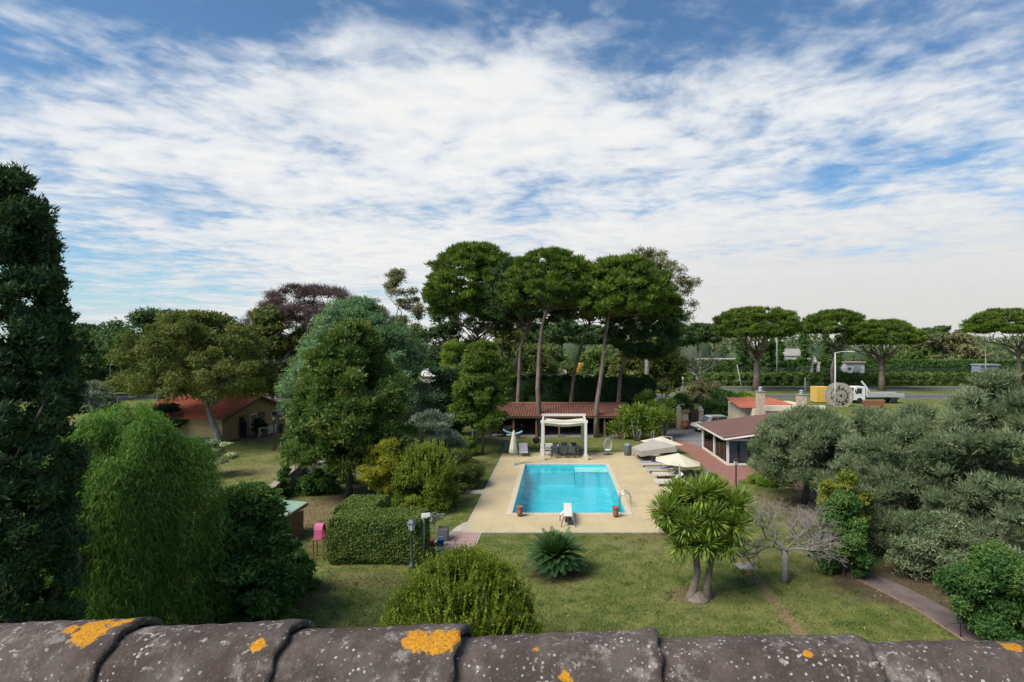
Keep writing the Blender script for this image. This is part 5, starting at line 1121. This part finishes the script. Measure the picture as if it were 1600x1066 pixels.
flat('terrace', [Vector(hp_(1, 0.05, 0)), Vector(hp_(gl0, .05, 0)), Vector(hp_(gl0, -2.6, 0)), Vector(hp_(1, -2.6, 0))], .02, M('terrace_clay', (.17, .095, .075), (.13, .075, .06), 2, .9))
t = thing('blue_tank', 'blue plastic garden tub at the corner of the ochre house', 'tub', P(312, 697)); MB().lathe([(.55, 0), (.72, .3), (.78, .62), (.82, .65), (.7, .62)], n=18).build('body', M('tank_blue', (.02, .085, .25), None, 2, .5), t, True); MB().lathe([(.05, .5), (.71, .51)], n=18).build('water', dglass, t)
t = thing('hose_reel', 'coiled pale teal garden hose beside the blue tub', 'hose', P(297, 700))
mb = MB()
for k_ in range(4): mb.tube([(.5*(1-.08*k_)*math.cos(q), .1*math.sin(q*.5)+.06*k_, .52+.5*(1-.08*k_)*math.sin(q)) for q in np.linspace(0, 6.283, 25)], .05, 6)
mb.build('hose', M('hose_teal', (.12, .34, .33), None, 3, .5), t, True); MB().tube([(0, .05, 0), (0, .05, .9)], .04, 6).build('stand', dgrey, t)

# glazed veranda on the right
VX, VY0, VY1 = 12.95, 43.1, 50.4; VH = zt(686, VY0)
vr = thing('glazed_veranda', 'glass-walled veranda with white frame and brown sheet roof', 'veranda', (0, 0, 0)); vx1 = VX+8.5
for y_ in (VY0, (VY0+VY1)/2, VY1): MB().box((VX, y_, VH/2), (.16, .16, VH)).build('post', white, vr)
for x_ in (VX+2.8, VX+5.6, vx1): MB().box((x_, VY0, VH/2), (.16, .16, VH)).build('post', white, vr)
for z_ in (.10, VH-.07): MB().box((VX, (VY0+VY1)/2, z_), (.12, VY1-VY0-.17, .16)).build('frame_rail', white, vr); MB().box(((VX+vx1)/2, VY0, z_), (vx1-VX-.17, .12, .16)).build('frame_rail', white, vr)
for k_ in range(2):
    a_, b_ = VY0+k_*(VY1-VY0)/2+.085, VY0+(k_+1)*(VY1-VY0)/2-.085
    for q in range(3): w_ = (b_-a_)/3; MB().box((VX, a_+w_*(q+.5), VH/2+.015), (.02, w_-.03, VH-.33)).build('glass_pane', glass_m, vr)
for k_ in range(3):
    for q in range(2): w_ = (vx1-VX-.2)/6; MB().box((VX+.1+w_*(k_*2+q+.5), VY0, VH/2+.015), (w_-.05, .02, VH-.33)).build('glass_pane', glass_m, vr)
for q in range(3): MB().box((VX+.5+q*.8, VY0+.25, VH/2), (.6, .05, VH-.3)).build('curtain', M('pale_curtain', (.42, .47, .52), (.36, .41, .46), 6, .9, stretch=(6, 1, .3)), vr)
MB().box(((VX+vx1)/2, (VY0+VY1)/2, .04), (vx1-VX-.2, VY1-VY0-.2, .07)).build('floor', terra, vr)
MB().box((vx1+.1, (VY0+VY1)/2, VH/2+.3), (.2, VY1-VY0, VH+.6)).build('back_wall', M('cream_wall', (.60, .52, .38), (.52, .45, .33), 1, .9), vr)
MB().box(((VX+vx1)/2, VY1+.1, VH/2), (vx1-VX, .15, VH)).build('rear_wall', M('cream_wall', (.6, .6, .6)), vr)
rm = M('brown_sheet', (.165, .088, .072), (.13, .07, .06), .8, .65, .1)
k_ = 17; rise = 1.25
for i in range(k_):
    a_ = VY0-.45+i*(VY1-VY0+.9)/k_; b_ = a_+(VY1-VY0+.9)/k_-.02; vs = []
    for x_, z_ in ((VX-.45, VH+.10), (vx1, VH+.10+rise)):
        for y_ in (a_, b_):
            for dzq in (0, .05): vs.append((x_, y_, z_+dzq))
    mb = MB(); mb.add(vs, [(1, 3, 7, 5), (0, 4, 6, 2), (0, 2, 3, 1), (4, 5, 7, 6), (0, 1, 5, 4), (2, 6, 7, 3)]); o = mb.build('roof_sheet', rm, vr)
    MB().tube([(VX-.46, a_, VH+.16), (vx1, a_, VH+.16+rise)], .022, 4).build('seam', rm, o)
MB().box((VX-.48, (VY0+VY1)/2, VH+.06), (.10, VY1-VY0+.95, .11)).build('gutter', white, vr); mb = MB(); mb.tube([(VX-.4, VY0-.5, VH+.03), (vx1, VY0-.5, VH+.03+rise)], .08, 4); mb.build('verge_board', white, vr)
yfl = thing('flower_bed', 'small row of yellow flowers at the foot of the veranda front', 'flowers', Vector((VX+2.2, VY0-.4, 0))); LB = Leaves(); rr = np.random.default_rng(2)
c_ = clumps(rr, 14, 'mound', .7, 0, .4, .16, squash=.5); sprinkle(rr, LB, c_, 1500, .1, .06); LB.build('leaves', midl, yfl); LB = Leaves(); sprinkle(rr, LB, c_, 500, .1, .08, .05); LB.build('blossoms', LM('yellow_petal', [(.55, .36, .02), (.65, .45, .05)], .2), yfl)
# villa annex with chimneys
vl = thing('villa_annex', 'cream flat-topped villa wing with low red roof and pale stone chimneys', 'house', (0, 0, 0)); crw = M('cream_wall', (.6, .5, .4)); Yv = 52.5
va, vb = at(1165, Yv), at(1288, Yv); zw = zt(636, Yv)
MB().box(((va+vb)/2+.4, Yv+4, zw/2-.1), (vb-va-.8, 8, zw-.2)).build('wall', crw, vl); MB().box(((at(1195, Yv)+vb)/2, Yv-.05, zw-.12), (vb-at(1195, Yv), .3, .5)).build('parapet', M('parapet_white', (.66, .60, .48), (.58, .53, .42), 1, .9), vl)
tiled('roof_tiles', (va-.3, Yv+.5, zw-.15), (va+5.4, Yv+.5, zw-.15), (va+.3, Yv+7, zt(622, Yv+7)), (va+5.0, Yv+7, zt(622, Yv+7)), rt, vl, .3, .09)
brick_p = M('chimney_stone', (.48, .40, .29), (.30, .25, .18), 5, .9, .5, 12, detail=2)
for (x, y0_, y1_, yy, wd_) in ((1188, 612, 660, 50.9, .62), (1252, 617, 645, 53.4, .72)):
    zb, ztop = zt(y1_, yy)-.4, zt(y0_, yy); o = MB().box((at(x, yy), yy, (zb+ztop)/2), (wd_, wd_, ztop-zb)).build('chimney', brick_p, vl)
    MB().box((at(x, yy), yy, ztop+.03), (wd_+.12, wd_+.12, .06)).build('chimney_cap', M('concrete', (.3, .3, .3)), o); MB().lathe([(.16, .06), (.16, .34), (.22, .36), (.05, .46)], (at(x, yy), yy, ztop), 12).build('flue', greyf, o)
# gate and wall by the driveway
gw = thing('gate_wall', 'cream gate pillars and short wall at the driveway entrance', 'wall', (0, 0, 0)); Yg = 63.0; yel = M('yellow_plaster', (.52, .43, .24), (.45, .37, .21), 1.2, .9)
for x, h_ in ((1060, 2.2), (1095, 2.0)): o = MB().box((at(x, Yg), Yg, h_/2), (.5, .5, h_)).build('pillar', yel, gw); MB().lathe([(.32, h_), (.32, h_+.08), (.12, h_+.14), (.16, h_+.3), (.03, h_+.42)], (at(x, Yg), Yg, 0), 12).build('finial', white, o)
MB().box((at(1068, Yg), Yg+.1, .85), (at(1077, Yg)-at(1062, Yg), .3, 1.7)).build('wall', yel, gw); tiled('roof_tiles', (at(1061, Yg), Yg-.25, 1.72), (at(1078, Yg), Yg-.25, 1.72), (at(1061, Yg), Yg+.3, 2.0), (at(1078, Yg), Yg+.3, 2.0), M('tile_ochre', (.40, .24, .12), None, 2, .9), gw, .2, .07)
gm = M('maroon_metal', (.10, .035, .032), (.08, .03, .028), 3, .6)
for x, lab in ((1086.5, 'maroon metal gate between the cream pillars'), (1048, 'low maroon metal gate left of the cream pillars')):
    h_ = 1.9 if x > 1080 else 1.2; wg = 1.05 if x > 1080 else 1.5; t = thing('driveway_gate', lab, 'gate', (at(x, Yg), Yg+.02, .05))
    for k_ in range(5): MB().box((-wg/2+(k_+.5)*wg/5, 0, h_/2), (wg/5-.02, .04, h_)).build('panel', gm, t)
    for z_ in (.15, h_-.1): MB().box((0, .04, z_), (wg, .04, .07)).build('rail', gm, t)
t = thing('terracotta_urn', 'large terracotta urn in front of the gate wall', 'pot', P(1071, 671)); MB().lathe([(.2, 0), (.42, .35), (.45, .6), (.3, .85), (.36, .92), (.28, .92)], n=18).build('body', terra, t, True); MB().lathe([(.05, .84), (.28, .85)], n=14).build('soil', bark_dark, t)

# ------------------------------------------------------------------ vehicles and the road
tyre_m = M('tyre', (.02, .02, .02), None, 5, .9); rim_m = M('rim', (.45, .45, .46), None, 4, .35, metal=.8)
def wheel(parent, x, y_, r=.34, w_=.22, sgn=1):
    o = MB().lathe([(r*.62, -w_/2), (r*.95, -w_/2), (r, -w_*.35), (r, w_*.35), (r*.95, w_/2), (r*.62, w_/2)], n=22).build('wheel', tyre_m, parent, True, (x, y_, r)); o.rotation_euler = (math.pi/2, 0, 0)
    MB().lathe([(.05, -w_*.42), (r*.2, -w_*.45), (r*.6, -w_*.36), (r*.63, w_*.36), (r*.2, w_*.45)], n=16).build('rim', rim_m, o)
def car(name, label, loc, rz, body, suv=True):
    t = thing(name, label, 'car', loc, rz); h = 1.68 if suv else 1.42
    prof = [(-2.05, .32), (-2.1, .62), (-2.0, .85), (-1.15, 1.0), (-.55, h-.06), (-.3, h), (1.35, h-.02), (1.8, 1.05), (2.05, .95), (2.1, .6), (2.02, .32)]
    mb = MB(); vs = []; k_ = len(prof)
    for s_, wd_ in ((-1, .78), (-1, .88), (1, .88), (1, .78)):
        for (x, z) in prof: vs.append((x*(1 if wd_ > .8 else .985), s_*(wd_ if z < 1.0 else wd_-.12), z))
    fs = [tuple(range(k_))[::-1], tuple(range(3*k_, 4*k_))]
    for q in range(3):
        for i in range(k_): fs.append((q*k_+i, q*k_+(i+1) % k_, (q+1)*k_+(i+1) % k_, (q+1)*k_+i))
    mb.add(vs, fs); mb.build('body', body, t, bevel=.03)
    for s_ in (-1, 1):
        for (a_, b_) in ((-.75, .25), (.33, 1.4)):
            lo, hi = 1.02, h-.12; pts = [(a_+(.1 if a_ < 0 else 0), lo), (b_, lo), (b_-(0 if a_ < 0 else .15), hi), (a_+(.42 if a_ < 0 else 0), hi)]
            m2 = MB(); m2.add([(x, s_*.775, z) for x, z in pts]+[(x, s_*.755, z) for x, z in pts], [(0, 1, 2, 3), (7, 6, 5, 4)]+[(i, (i+1) % 4+0, (i+1) % 4+4, i+4) for i in range(4)]); m2.build('window', dglass, t)
        MB().box((-2.03, s_*.6, .72), (.08, .36, .16)).build('headlight', M('frosted_glass', (.5, .5, .5)), t); MB().box((2.06, s_*.68, .78), (.06, .18, .26)).build('tail_light', M('red_plastic', (.5, .05, .04)), t)
        MB().box((-.72, s_*.98, 1.05), (.14, .2, .12)).build('mirror', blackm, t, bevel=.02)
    MB().add([(-1.12, -.66, 1.02), (-1.12, .66, 1.02), (-.60, .60, h-.09), (-.60, -.60, h-.09), (-1.16, -.66, 1.03), (-1.16, .66, 1.03), (-.64, .60, h-.08), (-.64, -.60, h-.08)], [(4, 5, 6, 7), (0, 3, 2, 1), (0, 1, 5, 4), (2, 3, 7, 6), (1, 2, 6, 5), (3, 0, 4, 7)]).build('windscreen', dglass, t)
    MB().box((-2.09, 0, .45), (.08, 1.5, .18)).build('bumper', blackm, t)
    for x in (-1.3, 1.3):
        for s_ in (-1, 1): wheel(t, x, s_*.80)
    return t
car('parked_car', 'white compact off-road car parked on the drive behind the veranda', P(1113, 674), .2, M('car_white', (.62, .61, .58), (.58, .57, .54), 2, .3, spec=.5))
# flatbed truck
Yt = 91.0; tk_ = thing('flatbed_truck', 'white flatbed truck with tilted crane arm parked beyond the olive trees', 'truck', (at(1328, Yt), Yt, 0))
twh = M('truck_white', (.62, .62, .60), (.54, .54, .52), 1.5, .4); S_ = (1402-1323)*Yt/F
mb = MB(); pr = [(0, .55), (0, 1.5), (.28, 2.55), (.5, 2.7), (1.9, 2.7), (1.9, .55)]; k_ = len(pr); mb.add([(x, -1.05, z) for x, z in pr]+[(x, 1.05, z) for x, z in pr], [tuple(range(k_)), tuple(range(k_, 2*k_))[::-1]]+[(i+k_, (i+1) % k_+k_, (i+1) % k_, i) for i in range(k_)]); cb = mb.build('cab', twh, tk_, bevel=.05)
MB().add([(.42, -1.075, 1.6), (1.35, -1.075, 1.6), (1.35, -1.075, 2.45), (.62, -1.075, 2.45)], [(0, 1, 2, 3)]).build('window', dglass, cb); MB().add([(.0, -.9, 1.62), (.0, .9, 1.62), (.235, .9, 2.5), (.235, -.9, 2.5)], [(0, 3, 2, 1)]).build('windscreen', dglass, cb, loc=(-.012, 0, 0))
MB().box((1.42, -1.09, 1.4), (.12, .03, .05)).build('door_handle', blackm, cb); MB().box((.25, -1.25, 2.0), (.1, .16, .4)).build('mirror', blackm, cb)
MB().box((S_/2, 0, .75), (S_-1.0, .9, .22)).build('chassis', dgrey, tk_); MB().box(((S_+2.2)/2, 0, 1.12), (S_-2.2, 2.2, .12)).build('bed', twh, tk_)
for k2 in range(4):
    for s_ in (-1, 1): w_ = (S_-2.3)/4; MB().box((2.25+w_*(k2+.5), s_*1.12, 1.45), (w_-.05, .05, .52)).build('side_board', M('truck_grey', (.36, .36, .35), (.30, .30, .29), 2, .5), tk_)
MB().box((2.15, 0, 1.9), (.1, 2.2, 1.3)).build('headboard', twh, tk_); mb = MB(); mb.tube([(3.3, 0, 1.25), (2.5, 0, 2.7), (1.85, 0, 3.5)], [.16, .15, .13], 4); mb.build('crane_arm', twh, tk_)
mb = MB(); mb.tube([(2.9, -.4, 1.2), (2.6, -.4, 2.0)], .08, 6); mb.build('hydraulic_ram', chrome, tk_)
for x in (1.0, S_-1.6):
    for s_ in (-1, 1): wheel(tk_, x, s_*.92, .48, .28)
# yellow container, cable drum
t = thing('yellow_container', 'plain yellow box container left of the big cable drum', 'container', (at(1281, 92), 92, 0)); ym = M('yellow_paint', (.62, .40, .10), (.55, .36, .09), 1.5, .6); zc = zt(604, 92)
MB().box((0, 0, zc/2+.06), (2.1, 2.2, zc-.12)).build('body', ym, t, bevel=.02)
for k2 in range(9): MB().box((-.92+.23*k2, -1.12, zc/2+.06), (.09, .05, zc-.3)).build('rib', ym, t)
MB().box((0, 0, .06), (2.0, 2.1, .12)).build('skid', dgrey, t)
Yr = 86.0; t = thing('cable_drum', 'huge pale wooden cable drum standing in front of the truck cab', 'cable drum', (at(1311, Yr), Yr, 0)); dw = M('drum_wood', (.36, .32, .27), (.26, .23, .19), 3, .9, .4, 12); Rd = (1331-1291)/2*Yr/F; zc0 = zt(618, Yr)
for s_ in (-1, 1):
    fl_ = MB(); ring = [(Rd*.98, 0)]; vs = []; 
    o = MB().lathe([(Rd*.80, -.05), (Rd, -.05), (Rd, .05), (Rd*.80, .05), (Rd*.80, -.05)], n=40, cap=False).build('flange', dw, t, loc=(0, s_*.55, zc0)); o.rotation_euler = (math.pi/2, 0, 0)
    for k2 in range(12): a_ = k2*math.pi/6; MB().box((math.cos(a_)*Rd*.45, math.sin(a_)*Rd*.45, 0), (Rd*.78, .16, .07), a_).build('spoke', dw, o)
    MB().lathe([(Rd*.48, -.04), (Rd*.55, -.04), (Rd*.55, .045), (Rd*.48, .045), (Rd*.48, -.04)], n=32, cap=False).build('inner_ring', dgrey, o); MB().lathe([(.05, -.07), (.2, -.07), (.2, .07), (.05, .07)], n=16).build('hub', dgrey, o)
o = MB().lathe([(Rd*.42, -.5), (Rd*.42, .5)], n=28).build('barrel', dw, t, loc=(0, 0, zc0)); o.rotation_euler = (math.pi/2, 0, 0)
MB().box((0, 0, (zc0-Rd)/2), (1.4, 1.4, max(.1, zc0-Rd))).build('stand', dgrey, t)
t = thing('brick_stack', 'low stack of rusty brown beams below the truck bed', 'stack', (at(1366, 82), 82, 0))
for k2 in range(4): MB().box((rnd.uniform(-.3, .3), rnd.uniform(-.2, .2), .6+k2*.2), (3.0, .4, .15), rnd.uniform(-.05, .05)).build('beam', terra, t)
for sx in (-1.2, 1.2): MB().box((sx, 0, .25), (.2, .6, .5)).build('trestle', wood, t)
# orange and grey lorry behind the pines
t = thing('delivery_lorry', 'lorry with orange top seen between the pine trunks on the road', 'lorry', (at(911, 103), 103, .01)); zl = zt(572, 103); og = M('orange_paint', (.70, .27, .03), (.62, .24, .03), 2, .5); gy = M('lorry_grey', (.30, .33, .38), None, 2, .5)
MB().box((0, 0, zl-1.3), (2.5, 5.2, 2.6)).build('box_body', gy, t, bevel=.04); MB().box((0, 0, zl-.25), (2.56, 5.26, 1.5)).build('box_top', og, t, bevel=.05)
MB().box((0, -3.4, 1.5), (2.2, 1.6, 2.2)).build('cab', white, t, bevel=.08); MB().box((0, -4.21, 1.9), (1.9, .04, .8)).build('windscreen', dglass, t); MB().box((0, 0, .8), (1.0, 6.5, .3)).build('chassis', dgrey, t)
for y_ in (-3.2, 1.6):
    for s_ in (-1, 1): o = MB().lathe([(.28, -.14), (.48, -.14), (.48, .14), (.28, .14)], n=18).build('wheel', tyre_m, t, loc=(s_*1.0, y_, .48)); o.rotation_euler = (0, math.pi/2, 0)
# street lamps, poles, wires
conc = M('pole_concrete', (.36, .35, .33), (.28, .27, .26), 2, .85); galv = M('galvanised', (.40, .41, .42), (.34, .35, .36), 3, .5, metal=.4)
def street_lamp(label, x, Yl, ytop, arm, mat=galv):
    t = thing('street_lamp', label, 'street lamp', (at(x, Yl), Yl, 0)); h = zt(ytop, Yl); MB().tube([(0, 0, 0), (0, 0, h*.5), (0, 0, h-.1)], [.13, .10, .07], 8).build('post', mat, t, True)
    MB().tube([(0, 0, h-.15), (arm*.4, 0, h+.02), (arm, 0, h+.08)], .05, 6).build('arm', mat, t); MB().box((arm*1.1, 0, h+.06), (abs(arm)*.45, .25, .14)).build('lamp_head', white, t, bevel=.03)
street_lamp('tall white street lamp with arm to the right in front of the truck', 1305, 79, 550, 2.0, M('lamp_white', (.6, .6, .58), None, 2, .5))
street_lamp('slim grey street lamp far left between cypress and oak', 172, 97, 556, 1.0)
street_lamp('grey street lamp left of the forked umbrella pine', 1214, 134, 515, -1.2)
street_lamp('grey street lamp behind the brown eucalyptus side', 1048, 118, 545, 1.0)
for x, Yl, yt_, ln_, lab in ((1162, 103, 570, 1.2, 'leaning wooden utility pole left of the forked pine'), (1067, 108, 588, 0, 'short pale concrete post beside the road'), (1258, 112, 590, 0, 'short thin pole by the road right of the chimney'), (1540, 118, 528, 0, 'wooden pole beside the right edge pine'), (432, 100, 580, 0, 'pale pole behind the ochre house')):
    t = tag(MB().tube([(0, 0, -.2), (-ln_, 0, zt(yt_, Yl))], [.2 if x == 1067 else .12, .17 if x == 1067 else .09], 8).build('utility_pole', conc if x != 1162 else bark_grey, None, True, (at(x, Yl), Yl, 0)), lab, 'pole')
for i, (y0_, y1_, yd) in enumerate(((574, 569, 103), (577, 571, 103.6))):
    a_, b_ = Vector((at(1155, yd), yd, zt(y0_, yd))), Vector((at(1700, yd), yd, zt(y1_, yd)))
    tag(MB().tube([a_.lerp(b_, k2/20)-Vector((0, 0, 1.2*math.sin(math.pi*k2/20)*.5)) for k2 in range(21)], .035, 4).build('power_cable', dgrey), ('upper' if i == 0 else 'lower')+' thin power cable strung from the leaning pole to the right', 'cable')
# small service buildings and far houses
def kiosk(label, x, Yk, yt_, wpx, mat, roofm, x2=None):
    t = thing('service_kiosk', label, 'kiosk', (at(x, Yk), Yk, 0)); h = zt(yt_, Yk); w_ = wpx*Yk/F; MB().box((0, 0, h/2-.15), (w_, 3, h-.3)).build('wall', mat, t); MB().box((0, -.1, h-.12), (w_+.4, 3.5, .3)).build('roof', roofm, t)
    d_ = MB().box((w_*.1, -1.53, h*.45), (w_*.4, .06, h*.75)).build('door', galv, t); MB().box((w_*.1+.3, -1.58, h*.45), (.05, .06, .2)).build('handle', blackm, d_)
    MB().box((-w_*.3, -1.53, h*.7), (w_*.15, .06, .5)).build('vent', dgrey, t)
kiosk('pale blue-grey service kiosk beyond the road above the truck', 1331, 137, 565, 29, M('kiosk_white', (.50, .51, .54), None, 1, .8), M('kiosk_roof', (.40, .32, .27), None, 1, .8))
kiosk('blue-grey service kiosk at the far right behind the olive', 1539, 137, 569, 28, M('kiosk_blue', (.26, .30, .38), None, 1, .8), M('kiosk_grey', (.30, .31, .34), None, 1, .8))
t = thing('white_gateway', 'small white stone gateway with pointed cap beyond the road', 'gateway', (at(1273, 139), 139, 0)); zg = zt(557, 139)
for sx in (-.85, .85): MB().box((sx, 0, zg*.36), (.55, .6, zg*.72)).build('pillar', white, t)
MB().box((0, 0, zg*.76), (2.7, .8, .35)).build('lintel', white, t); MB().lathe([(.9, zg*.8), (.55, zg*.86), (.15, zg)], n=4).build('cap', white, t)
def house(label, x, Yh_, yeave, yridge, wpx, wallm, roofm):
    t = thing('far_house', label, 'house', (at(x, Yh_), Yh_, 0)); w_ = wpx*Yh_/F; ze_, zr2 = zt(yeave, Yh_), zt(yridge, Yh_); MB().box((0, 4, ze_/2), (w_, 8, ze_)).build('wall', wallm, t)
    mb = MB(); mb.xprism([(-.4, ze_+.01), (4, zr2), (8.4, ze_+.01)], -w_/2-.4, w_/2+.4); mb.build('roof', roofm, t)
    for k2 in range(max(2, int(w_/3))): wn = MB().box((-w_/2+(k2+.5)*w_/max(2, int(w_/3)), -.02, ze_*.6), (1.1, .08, 1.3)).build('window', white, t); MB().box((-w_/2+(k2+.5)*w_/max(2, int(w_/3)), -.05, ze_*.6), (.9, .06, 1.1)).build('pane', dglass, wn)
wallw = M('far_white_wall', (.62, .60, .56), None, .4, .9); grr = M('far_grey_roof', (.30, .27, .25), None, .5, .9)
house('long low white house beyond the road left of the forked pine', 1125, 160, 568, 560, 60, wallw, grr)
house('far white house between the cypresses', 1246, 168, 556, 545, 40, wallw, grr)
house('white house half hidden behind the silver olives left of the laurel', 676, 88, 588, 577, 36, wallw, M('far_white_roof', (.55, .53, .5), None, .5, .9))
house('cream house glimpsed between the pine trunks behind the tall hedge', 862, 100, 585, 575, 40, M('far_cream_wall', (.58, .50, .38), None, .4, .9), grr)
